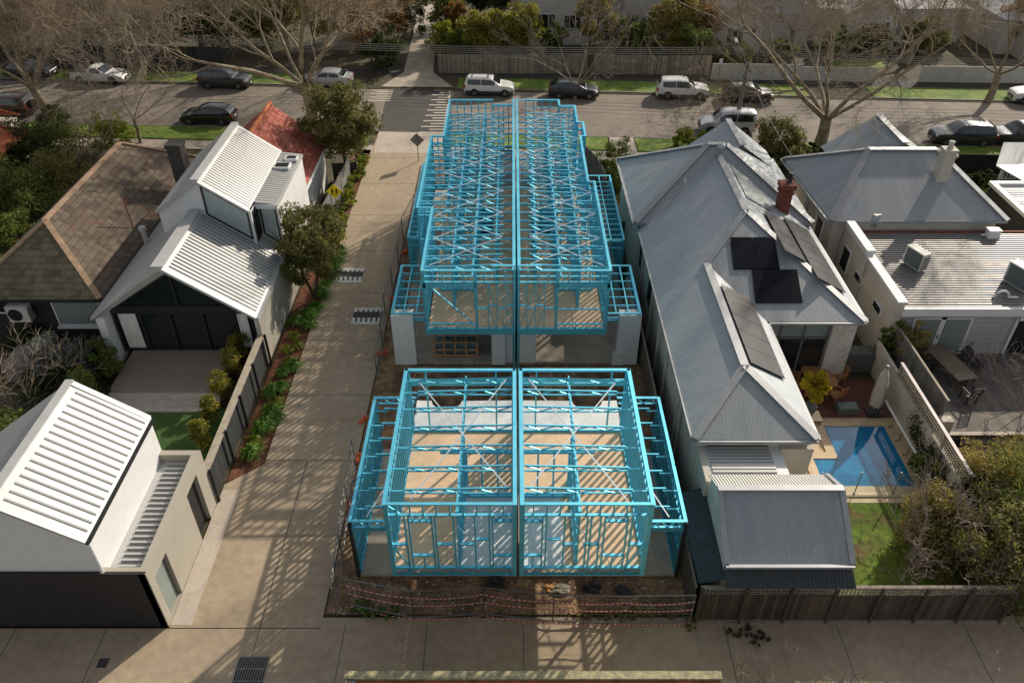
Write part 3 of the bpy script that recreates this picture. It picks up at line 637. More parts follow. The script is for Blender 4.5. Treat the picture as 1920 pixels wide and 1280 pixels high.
# ---------------- houses on the left ----------------
def gable_ribs(m, x_hi, z_hi, x_lo, z_lo, y0, y1, n, w=.05, h=.025, inset=0):
    """raised ribs running down a slope between y0 and y1"""
    for i in range(n):
        y = y0+(y1-y0)*(i+.5)/n; m.bar((x_hi,y,z_hi+h/2), (x_lo,y,z_lo+h/2), w, h)
rib_m = mat('roof_rib_shadow_side', (.22,.22,.22), .6, 0, .05, 2)  # darker than the white sheet: the ribs' shade is put into this grey
def white_house():
    root = empty('white_house', (-16.2, 37, 0), 0, 'white modern house with twin gabled ribbed roofs above the deck', 'house')
    ex0, ex1, rx, ze, zr = -20.16, -12.2, -16.18, 3.0, 5.85
    m = MB()                                    # walls
    m.box(-20.0, -12.28, 33.6, 43.3, 0, 2.95); m.box(-20.0, -19.6, 30.9, 33.6, 0, 2.9); m.box(-12.68, -12.3, 31.6, 33.6, 0, 2.9)
    m.build('wall', white_m, root)
    m = MB(); m.box(-12.29, -12.2, 31.0, 43.2, 0, 2.6); m.build('side_wall', beige, root)
    # lower roof, each slope a thick sheet
    m = MB(); t = .16
    m.slab([(rx,30.75,zr),(rx,36.3,zr),(ex1,36.3,ze),(ex1,30.75,ze)], t); m.slab([(-13.4,36.3,3.86),(-13.4,37.3,3.86),(ex1,37.3,ze),(ex1,36.3,ze)], t)
    m.slab([(rx,36.3,zr),(rx,30.75,zr),(ex0,30.75,ze),(ex0,36.3,ze)], t); m.slab([(-18.1,36.3,4.475),(ex0,36.3,ze),(ex0,43.3,ze),(-18.1,43.3,4.475)], t)
    m.bar((rx,30.7,zr+.03), (rx,36.2,zr+.03), .55, .09)
    m.box(ex1-.02, ex1+.1, 30.75, 37.2, ze-.2, ze+.02)
    lr = m.build('lower_roof', white_roof, root)
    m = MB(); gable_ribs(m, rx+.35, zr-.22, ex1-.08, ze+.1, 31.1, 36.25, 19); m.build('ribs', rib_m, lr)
    m = MB(); m.box(ex0-.12, ex0-.01, 30.8, 43.2, ze-.15, ze-.04); m.build('gutter', dark, lr)
    # front gable: recessed black glazing with a bevelled white reveal
    m = MB(); m.poly([(ex0+.05,30.78,ze-.17),(-19.55,31.6,ze-.1),(rx,31.6,zr-.75),(rx,30.78,zr-.17)]); m.poly([(rx,30.78,zr-.17),(rx,31.6,zr-.75),(-12.7,31.6,ze-.1),(ex1-.02,30.78,ze-.17)])
    m.build('gable_reveal', white_m, root)
    m = MB(); m.poly([(-19.55,31.7,.45),(-12.68,31.7,.45),(-12.68,31.7,ze-.15),(rx,31.7,zr-.8),(-19.55,31.7,ze-.15)]); gl = m.build('glazing', glass, root)
    m = MB(); y = 31.62
    for x in (-19.5,-18.2,-16.75,-15.15,-13.6,-12.75): m.box(x-.05, x+.05, y-.06, y+.06, .45, 2.75)
    m.box(-19.55,-12.7,y-.07,y+.07,.42,.55); m.box(-19.55,-12.7,y-.07,y+.07,2.7,3.15)
    m.bar((-19.5,y,2.95), (rx,y,zr-.8), .12, .14); m.bar((rx,y,zr-.8), (-12.75,y,2.95), .12, .14); m.box(rx-.04,rx+.04,y-.05,y+.05,3.1,zr-.85)
    m.build('glazing_frame', dark, root)
    cloth = mat('curtain_cloth', (.62,.63,.60), .9)
    for a, b in [(-19.3,-18.45),(-13.5,-13.0)]:
        m = MB()
        n = 12
        for i in range(n): m.poly([(a+(b-a)*i/n, 31.78+(.015 if i % 2 else 0), .5), (a+(b-a)*(i+1)/n, 31.78+(0 if i % 2 else .015), .5), (a+(b-a)*(i+1)/n, 31.78+(0 if i % 2 else .015), 2.7), (a+(b-a)*i/n, 31.78+(.015 if i % 2 else 0), 2.7)])
        cm = m.build('curtain', cloth, root)
        for v in cm.data.vertices: v.co.y -= .13
    # upper volume
    ux0, ux1, urx, uz, uzr, uy0, uy1 = -18.1, -13.4, -15.75, 5.92, 7.6, 36.3, 43.3
    m = MB(); m.solid([(ux0,uy0,3.9),(ux1,uy0,3.6),(ux1,uy0,uz),(urx,uy0,uzr-.02),(ux0,uy0,uz),(ux0,uy1,3.9),(ux1,uy1,3.6),(ux1,uy1,uz),(urx,uy1,uzr-.02),(ux0,uy1,uz)],
        [(0,1,2,3,4),(9,8,7,6,5),(0,4,9,5),(1,6,7,2)])
    m.box(ux1+.001, -12.24, 37.25, 43.2, 2.6, 5.72); m.build('upper_wall', white_m, root)
    m = MB(); m.slab([(urx,uy0-.28,uzr),(urx,uy1+.1,uzr),(ux1,uy1+.1,uz),(ux1,uy0-.28,uz)], .14); m.slab([(urx,uy1+.1,uzr),(urx,uy0-.28,uzr),(ux0-.05,uy0-.28,uz-.03),(ux0-.05,uy1+.1,uz-.03)], .14)
    m.slab([(ux1-.02,37.1,5.9),(ux1-.02,43.3,5.9),(-12.18,43.3,5.76),(-12.18,37.1,5.76)], .14); m.bar((urx,uy0-.3,uzr+.03), (urx,uy1+.1,uzr+.03), .4, .08)
    ur = m.build('upper_roof', white_roof, root)
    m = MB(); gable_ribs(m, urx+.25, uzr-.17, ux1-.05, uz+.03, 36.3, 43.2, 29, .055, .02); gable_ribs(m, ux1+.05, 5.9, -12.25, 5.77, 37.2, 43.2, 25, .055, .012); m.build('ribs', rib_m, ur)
    for (x0,y0,w_) in ((-13.35,41.0,.9),(-12.95,42.1,.7)):
        m = MB(); m.box(x0, x0+w_, y0, y0+w_*.8, 5.85, 5.99); q = m.build('skylight', white_m, ur); m = MB(); m.box(x0+.08, x0+w_-.08, y0+.08, y0+w_*.8-.08, 5.9, 6.0); m.build('skylight_pane', glass, q)
    # big raked window, return pane and side window
    def win(pts, gm, nm='window'):
        c = sum((Vector(p) for p in pts), Vector())/len(pts); m = MB(); k = len(pts)
        for i in range(k): m.bar(pts[i], pts[(i+1) % k], .09, .08, up=(0,1,0))
        fr = m.build(nm, dark, root); nrm = (Vector(pts[1])-Vector(pts[0])).cross(Vector(pts[2])-Vector(pts[0])).normalized()
        m = MB(); m.poly([Vector(p) for p in pts]); m.build('pane', gm, fr); return fr
    yy = uy0-.04
    win([(-15.6,yy,5.62),(-13.55,yy,4.18),(-13.55,yy,5.72),(-15.6,yy,7.2)], glass_c)
    win([(ux1+.03,36.4,4.0),(ux1+.03,37.2,4.0),(ux1+.03,37.2,5.6),(ux1+.03,36.4,5.6)], glass)
    win([(-13.2,37.2,3.95),(-12.4,37.2,3.35),(-12.4,37.2,5.5),(-13.2,37.2,5.5)], glass_c)
    m = MB(); m.bar((-13.4,36.2,5.84), (-13.4,36.2,3.9), .12, .12); m.bar((-12.28,37.15,5.7), (-12.28,37.15,3.05), .1, .1); m.build('corner_post', white_m, root)
    m = MB(); m.box(-13.4,-12.2,37.0,37.24,5.52,5.75); m.build('window_head', white_m, root)
    # flue, deck with stone steps
    m = MB(); m.tube([(-19.75,37.3,3.2),(-19.75,37.3,4.1)], .13, 12); m.tube([(-19.75,37.3,4.1),(-19.75,37.3,4.3)], .19, 12); m.build('flue', white_roof, root)
    m = MB(); m.box(-19.1,-13.75,28.4,31.6,.0,.45); m.build('deck', deck_tan, root)
    m = MB()
    for i in range(3): m.box(-19.1,-13.75,28.4-.33*(i+1),28.4-.33*i,0,.36-.12*i)
    m.build('steps', stone, root)
    return root
white_house()
def tile_mat(name, c1, c2, c3, ax, var=.25):
    m = mat(name, c1, .85, 0, var, .8, col2=c2, fac=(.35,.65)); t = m.node_tree; b = t.nodes['Principled BSDF']
    g = t.nodes.new('ShaderNodeNewGeometry'); sx = t.nodes.new('ShaderNodeSeparateXYZ'); t.links.new(g.outputs['Position'], sx.inputs[0])
    A, B = ('X','Y') if ax == 'X' else ('Y','X')      # courses step along A, tiles repeat along B
    def cell(s_, per):
        k = t.nodes.new('ShaderNodeMath'); k.operation = 'MULTIPLY'; k.inputs[1].default_value = 1/per; t.links.new(s_, k.inputs[0])
        f = t.nodes.new('ShaderNodeMath'); f.operation = 'FLOOR'; t.links.new(k.outputs[0], f.inputs[0]); r = t.nodes.new('ShaderNodeMath'); r.operation = 'FRACT'; t.links.new(k.outputs[0], r.inputs[0]); return f.outputs[0], r.outputs[0]
    fa, ra = cell(sx.outputs[A], .29); fb, rb = cell(sx.outputs[B], .30)
    cb = t.nodes.new('ShaderNodeCombineXYZ'); t.links.new(fa, cb.inputs[0]); t.links.new(fb, cb.inputs[1])
    wn = t.nodes.new('ShaderNodeTexWhiteNoise'); wn.noise_dimensions = '3D'; t.links.new(cb.outputs[0], wn.inputs['Vector'])
    cr = t.nodes.new('ShaderNodeValToRGB'); cr.color_ramp.interpolation = 'CONSTANT'; e = cr.color_ramp.elements
    e[0].position = 0; e[0].color = (*c3, 1); e[1].position = .05; e[1].color = (*c1, 1)
    for p, c in ((.3,tuple(k*.55 for k in c1)),(.45,c2),(.8,tuple(k*.8 for k in c2))): q = e.new(p); q.color = (*c, 1)
    t.links.new(wn.outputs[0], cr.inputs[0])
    mx = t.nodes.new('ShaderNodeMix'); mx.data_type = 'RGBA'; mx.inputs[0].default_value = .55; src = b.inputs['Base Color'].links[0].from_socket
    t.links.new(src, mx.inputs[6]); t.links.new(cr.outputs[0], mx.inputs[7])
    st = t.nodes.new('ShaderNodeMapRange'); st.inputs[1].default_value = 0; st.inputs[2].default_value = .18; st.inputs[3].default_value = .35; t.links.new(ra, st.inputs[0])
    s3 = t.nodes.new('ShaderNodeVectorMath'); s3.operation = 'SCALE'; t.links.new(mx.outputs[2], s3.inputs[0]); t.links.new(st.outputs[0], s3.inputs['Scale']); t.links.new(s3.outputs[0], b.inputs['Base Color'])
    bp = t.nodes.new('ShaderNodeBump'); bp.inputs['Strength'].default_value = .8; bp.inputs['Distance'].default_value = .05
    ad = t.nodes.new('ShaderNodeMath'); ad.operation = 'ADD'; sn = t.nodes.new('ShaderNodeMath'); sn.operation = 'SINE'
    k = t.nodes.new('ShaderNodeMath'); k.operation = 'MULTIPLY'; k.inputs[1].default_value = 12.57; t.links.new(rb, k.inputs[0]); t.links.new(k.outputs[0], sn.inputs[0])
    k2 = t.nodes.new('ShaderNodeMath'); k2.operation = 'MULTIPLY'; k2.inputs[1].default_value = .35; t.links.new(sn.outputs[0], k2.inputs[0]); t.links.new(k2.outputs[0], ad.inputs[0]); t.links.new(ra, ad.inputs[1])
    t.links.new(ad.outputs[0], bp.inputs['Height']); t.links.new(bp.outputs[0], b.inputs['Normal']); return m
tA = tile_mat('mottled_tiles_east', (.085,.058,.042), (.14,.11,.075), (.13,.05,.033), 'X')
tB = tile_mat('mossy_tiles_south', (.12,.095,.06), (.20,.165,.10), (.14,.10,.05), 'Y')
tO = tile_mat('orange_tiles', (.50,.13,.05), (.60,.19,.08), (.42,.08,.03), 'Y', .1)
tR = tile_mat('red_tiles', (.34,.075,.045), (.42,.13,.085), (.28,.05,.03), 'X', .15)
def hip(root, x0, x1, y0, y1, ze, zr, ye0, ye1, me_, ms, name='roof', cap=None, hipn=True, t=.12, rx=None):
    """hip roof, ridge along y from ye0 to ye1; me_: material of east/west slopes, ms: south/north"""
    rx = rx if rx is not None else (x0+x1)/2
    m = MB(); A=(x0,y0,ze); B=(x1,y0,ze); C=(x1,y1,ze); D=(x0,y1,ze); E=(rx,ye0,zr); G=(rx,ye1,zr)
    m.cm = 0; m.poly([B,C,G,E]); m.poly([D,A,E,G]); m.cm = 1; m.poly([A,B,E]); m.poly([C,D,G])
    m.cm = 1; m.solid([A,B,C,D,(x0,y0,ze-t),(x1,y0,ze-t),(x1,y1,ze-t),(x0,y1,ze-t)], [(0,4,5,1),(1,5,6,2),(2,6,7,3),(3,7,4,0),(4,7,6,5)])
    r = m.build(name, [me_, ms], root)
    if cap:
        m = MB(); up = Vector((0,0,.03))
        for p, q in ((E,G),(A,E),(B,E),(C,G),(D,G)):
            if (Vector(p)-Vector(q)).length > .1: m.bar(Vector(p)+up, Vector(q)+up, .28, .09)
        m.build('ridge_cap', cap, r)
    return r
def tiled_house():
    root = empty('tiled_house', (-23.7, 40, 0), 0, 'low house with a mottled brown tiled hip roof beside the white gabled house', 'house')
    m = MB(); m.box(-26.8,-20.6,32.8,48.5,0,2.95); m.build('wall', mat('dark_brick_wall', (.03,.025,.022), .9, 0, .3, 6), root)
    capm = mat('terracotta_ridge', (.33,.22,.14), .85, 0, .3, 3)
    r = hip(root, -27.2,-20.35,32.4,48.9,3.0,5.5,35.85,45.5,tA,tB,cap=capm)
    m = MB(); m.box(-27.3,-20.3,32.27,32.39,2.86,2.99); m.box(-20.34,-20.22,32.3,48.9,2.86,2.99); m.build('gutter', dark, r)
    m = MB(); m.tube([(-26.1,33.0,3.3),(-26.1,33.0,3.9)], .06, 8); m.tube([(-26.1,33.0,3.9),(-26.1,33.0,4.0)], .11, 8); m.build('vent_pipe', cream, r)
    m = MB(); m.tube([(-20.95,38.7,3.4),(-21.0,38.7,5.3)], .035, 6); m.build('vent_stack', brick, r)
    m = MB(); m.box(-20.15,-19.35,43.5,44.3,2.8,6.2); m.box(-20.22,-19.28,43.43,44.37,6.0,6.22); m.build('chimney', mat('charcoal_chimney', (.07,.062,.055), .9, 0, .3, 4, .3, 20), root)
    # window with white shutter, side path pieces
    m = MB(); frame_rect(m, -23.1,-20.7,1.15,2.7,32.78,.07,.08); m.box(-23.2,-20.65,32.6,32.79,1.02,1.12); f = m.build('window', white_m, root); m = MB(); m.box(-23.03,-20.77,32.74,32.77,1.2,2.63); m.build('shutter', frost, f)
    m = MB(); frame_rect(m, -26.7,-25.0,1.9,2.7,32.78,.07,.08); f = m.build('window', white_m, root); m = MB(); m.box(-26.65,-25.05,32.74,32.77,1.96,2.64); m.build('pane', glass, f)
tiled_house()
def ac_unit(loc, rz, label, sc_=1.0, group='air conditioning units on roofs and walls', feet=True):
    r = empty('air_conditioner', loc, rz, label, 'air conditioner', group)
    W, D, H = .85*sc_, .36*sc_, .7*sc_; z = .09
    m = MB(); m.box(-W/2,W/2,-D/2,D/2,z,z+H); m.box(-W/2-.01,W/2+.01,-D/2-.01,D/2+.01,z+H,z+H+.02); m.build('casing', ac_m, r, local=True)
    m = MB(); m.cm = 0; m.tube([(-W*.12,-D/2-.004,z+H*.5),(-W*.12,-D/2-.02,z+H*.5)], H*.4, 20)
    m.build('fan_grille', dark, r, local=True)
    m = MB()
    for i in range(9):
        x = W/2+.004; m.box(x, x+.012, -D/2+.03, D/2-.03, z+.06+i*H*.09, z+.09+i*H*.09)
        x = -W/2-.016; m.box(x, x+.012, -D/2+.03, D/2-.03, z+.06+i*H*.09, z+.09+i*H*.09)
    m.build('side_louvres', dark, r, local=True)
    m = MB(); m.box(-W*.45, W*.42, D/2+.002, D/2+.012, z+.05, z+H-.05); m.build('coil_grille', MATS.get('coil_fins') or mat('coil_fins', (.11,.14,.14), .6, .2, .2, 8), r, local=True)
    if feet:
        
        for q in (-W*.32, W*.32): m = MB(); m.box(q-W*.04,q+W*.04,-D*.7,D*.7,0,z); m.build('foot', galv, r, local=True)
    return r
ac_unit((-24.6,32.4,1.65), 0, 'grey wall-hung outdoor unit beside the white shuttered window', 1.25)
m = MB(); m.box(-24.6,-22.9,29.6,31.6,0,1.0); tag(m.build('storage_box', mat('beige_box', (.20,.17,.15), .8)), 'low beige storage bench in the dark yard below the tiled house', 'storage box')
def red_house():
    root = empty('red_roof_house', (-16.2, 48, 0), 0, 'cottage with a bright red tiled gable roof behind the white house', 'house')
    m = MB(); m.box(-19.4,-13.0,44.0,51.4,0,2.85); m.solid([(-19.4,51.35,2.8),(-13,51.35,2.8),(-16.2,51.35,5.3),(-19.4,44.05,2.8),(-13,44.05,2.8),(-16.2,44.05,5.3)], [(1,0,2),(3,4,5)])
    m.build('wall', weather_w, root)
    m = MB(); m.slab([(-16.2,43.7,5.55),(-16.2,51.9,5.55),(-12.75,51.6,2.95),(-12.75,43.7,2.95)], .14); m.slab([(-16.2,51.9,5.55),(-16.2,43.7,5.55),(-19.65,43.7,2.95),(-19.65,51.6,2.95)], .14)
    r = m.build('roof', tR, root); m = MB(); m.tube([(-16.2,43.7,5.6),(-16.2,51.95,5.6)], .14, 8); m.build('ridge_cap', tO, r)
    m = MB(); m.box(-12.74,-12.62,43.7,51.6,2.8,2.93); m.build('gutter', white_m, r)
red_house()
def orange_house():
    root = empty('orange_roof_house', (-36, 50, 0), 0, 'house with a bright orange tiled roof at the left of the tall shrubs', 'house')
    m = MB(); m.box(-46,-34.8,46,53.0,0,3.0); m.box(-46,-36.2,53.0,56,0,3.0); m.build('wall', cream, root)
    hip(root, -48,-33.9,44.5,53.3,3.1,6.0,49,49.2,tO,tO,cap=tR)
    m = MB(); m.slab([(-48,53.3,5.0),(-36.5,53.3,5.0),(-35.6,55.6,3.4),(-48,55.6,3.4)],.12); m.build('roof', tO, root)
orange_house()
def garage():
    root = empty('white_garage', (-16, 19, 0), 0, 'white ribbed-roof garage with a black door facing the lane', 'garage')
    x0, x1, rx, zr, zl, zrr, y0, y1 = -19.5, -13.65, -16.09, 6.42, 3.9, 4.62, 16.32, 22.0
    m = MB(); m.solid([(x0,y0,0),(x1,y0,0),(x1,y0,zrr-.05),(rx,y0,zr-.05),(x0,y0,zl-.05),(x0,y1,0),(x1,y1,0),(x1,y1,zrr-.05),(rx,y1,zr-.05),(x0,y1,zl-.05)], [(0,1,2,3,4),(9,8,7,6,5),(0,4,9,5),(1,6,7,2)])
    m.build('wall', white_m, root)
    m = MB(); m.box(-23,-12.16,16.2,16.31,0,3.02); m.build('garage_door', black, root)
    m = MB(); m.slab([(rx,y0-.12,zr),(rx,y1+.05,zr),(x1+.04,y1+.05,zrr),(x1+.04,y0-.12,zrr)], .1); m.slab([(rx,y1+.05,zr),(rx,y0-.12,zr),(x0-.1,y0-.12,zl),(x0-.1,y1+.05,zl)], .1)
    m.bar((rx,y0-.14,zr+.03), (rx,y1+.08,zr+.03), .3, .06); m.bar((rx,y1,zr+.02), (x1,y1,zrr+.02), .22, .05); m.bar((rx,y0-.02,zr+.02), (x1,y0-.02,zrr+.02), .22, .05)
    rf = m.build('roof', white_roof, root)
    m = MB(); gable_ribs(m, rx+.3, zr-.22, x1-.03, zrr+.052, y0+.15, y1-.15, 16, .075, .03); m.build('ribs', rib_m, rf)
    m = MB(); m.box(x1+.04,x1+.13,y0-.1,y1,zrr-.14,zrr-.02); m.build('gutter', dark, rf)
    # low side roof and parapet wall
    m = MB(); m.box(-13.64,-12.4,16.35,21.9,2.5,2.62); lr = m.build('side_roof', white_roof, root)
    m = MB()
    for i in range(20): y = 16.75+i*.25; m.box(-13.35,-12.45,y,y+.06,2.62,2.7)
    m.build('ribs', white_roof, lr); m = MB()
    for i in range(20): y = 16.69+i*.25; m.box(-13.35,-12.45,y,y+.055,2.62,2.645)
    m.build('rib_shade_strips', rib_m, lr)  # low grey strips stand in for the shade beside each rib
    m = MB(); px = (-12.4,-12.12)                 # parapet wall pieces round door recess and window opening
    def pw(ya, yb, za, zb): m.box(px[0], px[1], ya, yb, za, zb)
    pw(16.2,16.55,0,3.0); pw(16.55,17.6,2.35,3.0); pw(16.55,17.6,0,.05); pw(17.6,20.0,0,3.0); pw(20.0,21.1,2.55,3.0); pw(21.1,21.95,0,3.0)
    m.box(-13.64,-12.4,21.7,21.95,0,3.0); m.box(-13.64,-12.4,16.32,16.5,2.6,3.0)
    m.build('parapet_wall', beige, root)
    m = MB(); m.box(-12.36,-12.3,16.6,17.55,.05,2.35); f = m.build('window', dark, root); m = MB(); m.box(-12.29,-12.27,16.66,17.5,.1,2.1); m.build('pane', frost, f)
    m = MB(); m.box(-12.38,-12.3,20.02,21.08,0,2.55); d = m.build('side_door', black, root); m = MB(); m.box(-12.29,-12.25,20.15,20.2,1.0,1.2); m.build('handle', galv, d)
    m = MB(); m.tube([(-13.55,16.25,4.5),(-13.55,16.25,3.05)], .06, 8); m.build('downpipe', white_m, root)
garage()
# fences and small things on the left
def fence(name, label, pts, h, mt, post_m=None, post_sp=2.4, cap=None, t=.05, cat='fence', z0=0, post_h=.1, pside=0):
    root = empty(name, (*pts[0], z0), 0, label, cat)
    m = MB(); cp = MB()
    for i in range(len(pts)-1):
        a = Vector((*pts[i], z0)); b = Vector((*pts[i+1], z0)); L = (b-a).length; d = (b-a)/L
        m.bar(a+Vector((0,0,h/2)), b+Vector((0,0,h/2)), t, h)
        if cap: cp.bar(a+Vector((0,0,h+.02)), b+Vector((0,0,h+.02)), cap[1], .05)
        n = max(1, round(L/post_sp)); s = Vector((-d.y, d.x, 0))*pside
        for k in range(n+(1 if i == len(pts)-2 else 0)):
            q = a+d*(L*k/n)+s
            if post_m: pm = MB(); pm.box(q.x-.05,q.x+.05,q.y-.05,q.y+.05,z0,z0+h+post_h); pm.build('post', post_m, root)
    m.build('palings', mt, root)
    if cap: cp.build('capping', cap[0], root)
    return root
fence('paling_fence', 'dark paling fence with pale rail between the lawn and the mulch bed', [(-12.25,22.0),(-12.3,31.0)], 1.75, char, dark, 2.2, (timber,.32), pside=-.2)
fence('paling_fence', 'charcoal fence separating the dark overgrown yard from the white deck', [(-20.1,22.2),(-20.1,31.5)], 1.8, char, dark, 2.4, (dark,.08))
fence('paling_fence', 'weathered fence behind the yellow crossing sign beside the red roofed cottage', [(-11.9,44),(-11.4,51.5)], 1.8, pal_g, wood_pole, 2.4)
fence('metal_gate', 'dark slatted gate beside the red roofed cottage', [(-12.6,51.8),(-11.0,52)], 1.3, char, dark, 1.2, cat='gate')


# ---------------- houses on the right ----------------
def planks_x(m, x0, x1, y0, y1, z, n, w=.06, h=.05):   # ribs running along x
    for i in range(n):
        y = y0+(y1-y0)*(i+.5)/n; m.box(x0, x1, y-w/2, y+w/2, z, z+h)
def solar(root, corners, nu, nv, m_=None, lift=.09, rail=True):
    """panels laid on a roof quad: corners a,b,c,d (a->b rows across, a->d down)"""
    a, b, c, d = [Vector(p)+Vector((0,0,lift)) for p in corners]
    for i in range(nu):
        for j in range(nv):
            def pt(u, v): return (a.lerp(b, u)).lerp(d.lerp(c, u), v)
            g = .012
            q = [pt((i+g)/nu, (j+g)/nv), pt((i+1-g)/nu, (j+g)/nv), pt((i+1-g)/nu, (j+1-g)/nv), pt((i+g)/nu, (j+1-g)/nv)]
            m = MB(); m.slab(q, .05); m.build('solar_panel', m_ or panel_m, root)
def grey_house():
    root = empty('grey_roof_house', (11, 33, 0), 0, 'long house under grey corrugated hip roofs carrying black solar panels', 'house')
    m = MB(); m.box(7.12,11.45,21.95,29.8,0,3.72); m.box(7.12,14.9,30.0,38.5,0,3.72); m.box(14.9,16.0,29.6,38.5,0,3.72); m.box(6.95,16.1,38.5,46.2,0,4.0)
    m.build('wall', render_w, root)
    m = MB(); z = 3.8
    A=(6.95,21.75,z); B=(11.65,21.75,z); C=(9.3,24.6,5.07); D=(9.3,32.35,5.07); E=(11.62,35.3,6.34); G=(11.65,43.1,6.34); H_=(6.95,38.3,z); I=(11.65,29.4,z); J=(16.2,29.4,z); K=(16.2,38.3,z)
    m.cm = 0; m.poly([H_,A,C,D,E,G]); m.poly([B,I,D,C]); m.poly([J,K,G,E]); m.cm = 1; m.poly([A,B,C]); m.poly([I,J,E,D])
    m.cm = 1
    for p, q in ((A,B),(B,I),(I,J),(J,K),(A,H_)): m.bar(Vector(p)-Vector((0,0,.07)), Vector(q)-Vector((0,0,.07)), .04, .13)
    rf = m.build('roof', [gr1, gr2], root)
    m = MB(); up = Vector((0,0,.03))
    for p, q in ((A,C),(B,C),(C,D),(D,E),(E,J),(E,G)): m.bar(Vector(p)+up, Vector(q)+up, .34, .05)
    m.build('ridge_cap', gcap, rf)
    m = MB()
    for p, q in ((A,H_),(A,B),(B,I),(I,J),(J,K)):
        p = Vector(p); q = Vector(q); n = (q-p).normalized(); o = Vector((n.y,-n.x,0)); o = -o if (p+o-Vector((11,33,p.z))).length < (p-Vector((11,33,p.z))).length else o
        m.bar(p+o*.07-Vector((0,0,.08)), q+o*.07-Vector((0,0,.08)), .11, .1)
    m.build('gutter', gcap, rf)
    # front hip and street gable
    m = MB(); z = 4.08; a=(6.7,38.15,z); b=(16.35,38.15,z); c=(16.35,46.4,z); d=(6.65,46.4,z); r1=(11.1,42.5,6.72); r2=(12.15,42.5,6.72)
    m.cm = 0; m.poly([d,a,r1]); m.poly([b,c,r2]); m.cm = 1; m.poly([a,b,r2,r1]); m.poly([c,d,r1,r2])
    g0=(13.45,43.6,6.15); g1=(13.45,47.6,6.15); m.cm = 0; m.poly([g1,(10.7,47.6,4.1),(10.7,44.2,4.1),g0]); m.poly([(16.2,44.2,4.1),(16.2,47.6,4.1),g1,g0]); m.cm = 1; m.poly([(10.7,47.5,4.1),g1,(16.2,47.5,4.1)])
    for p, q in ((a,b),(a,d),(b,c)): m.bar(Vector(p)-Vector((0,0,.08)), Vector(q)-Vector((0,0,.08)), .05, .15)
    r2_ = m.build('front_roof', [gr1, gr2], root)
    m = MB()
    for p, q in ((a,r1),(b,r2),(d,r1),(r1,r2),(g0,g1)): m.bar(Vector(p)+up, Vector(q)+up, .36, .06)
    m.bar((6.6,38.1,4.02),(6.55,46.4,4.02),.14,.1); m.build('ridge_cap', gcap, r2_)
    m = MB(); m.lathe((11.75,42.0,6.55), [(.05,0),(.1,.1),(.2,.15),(.25,.27),(.2,.38),(.06,.44)], 14); m.build('roof_ventilator', white_roof, root)
    m = MB(); m.tube([(9.6,40.3,5.2),(9.6,40.3,5.65)], .04, 8); m.build('vent_pipe', white_m, root)
    # brick chimney with corbelled top and a pot
    m = MB(); m.box(14.3,14.9,38.15,38.75,4.2,6.2); m.box(14.24,14.96,38.09,38.81,5.75,5.9); m.box(14.2,15.0,38.05,38.85,6.05,6.3); ch = m.build('chimney', brick, root)
    m = MB(); m.lathe((14.7,38.5,6.3), [(.16,0),(.11,.1),(.1,.5),(.13,.55)], 10); m.build('chimney_pot', dark, ch)
    # panels
    def s(u, v):                                          # a point on the south face
        aa = (u-960)/F; bb = (v-640)/F; k = .4305
        t_ = (CAMH-3.8+29.4*k)/((SN+bb*CS)+k*(CS-bb*SN)); return (aa*t_, (CS-bb*SN)*t_, CAMH-(SN+bb*CS)*t_)
    solar(root, [s(1368,447), s(1452,447), s(1462,507), s(1375,507)], 2, 1); solar(root, [s(1409,507.5), s(1494,507.5), s(1505,570), s(1416,570)], 2, 1)
    def e_(x0, y0, y1, x1): return [(x0,y0,5.07-.541*(x0-9.3)), (x0,y1,5.07-.541*(x0-9.3)), (x1,y1,5.07-.541*(x1-9.3)), (x1,y0,5.07-.541*(x1-9.3))]
    q = e_(9.62, 24.9, 30.7, 11.2); solar(root, [q[0],q[1],q[2],q[3]], 5, 1, panel_g, .12)
    def f_(x0, y0, y1, x1): return [(x0,y0,6.34-.558*(x0-11.65)), (x0,y1,6.34-.558*(x0-11.65)), (x1,y1,6.34-.558*(x1-11.65)), (x1,y0,6.34-.558*(x1-11.65))]
    solar(root, f_(12.9,32.4,36.4,14.1), 4, 1, panel_g, .14); solar(root, f_(14.25,31.2,37.2,15.8), 6, 1, panel_g, .14)
    m = MB(); q = f_(12.2,37.2,41.2,13.6); m.slab([Vector(p)+Vector((0,0,.05)) for p in q], .03); m.build('roof_sheet', mat('green_grey_roof_sheet', (.15,.18,.175), .5, .2, .1, 1), root)
    # garden side glazing
    m = MB(); m.box(11.5,14.9,29.85,29.9,.2,2.5)
    g = m.build('glazing', glass, root); m = MB()
    for x in (11.5,12.6,13.7,14.85): m.box(x-.04,x+.04,29.78,29.86,.2,3.3)
    m.box(11.5,14.9,29.78,29.86,2.5,2.6); m.box(11.5,14.9,29.74,29.84,.1,.2); m.build('glazing_frame', galv, root)
    m = MB(); m.box(11.5,14.88,29.86,29.92,2.6,3.6); m.build('transom_glass', frost, root)
    for y in (24.5,28.2,33,36.5,40.8): m = MB(); m.box(6.98,7.1,y-.05,y+.05,0,3.7); m.build('pilaster', render_w, root)
    for y in (25,30.2): m = MB(); m.tube([(6.98,y,0),(6.98,y,3.7)], .05, 8); m.build('downpipe', render_w, root)
    for y in (33.6,37.0):
        m = MB(); m.box(7.05,7.13,y,y+.8,1.7,2.9); m.build('window', dark, root)
    # ribbed white awning behind the shed
    m = MB(); m.box(7.3,10.35,20.35,22.4,3.1,3.2); aw = m.build('awning', white_m, root)
    m = MB()
    for i in range(11): y = 20.55+i*.175; m.box(7.5,9.9,y,y+.11,3.2,3.27)
    m.build('awning_slats', white_roof, aw)
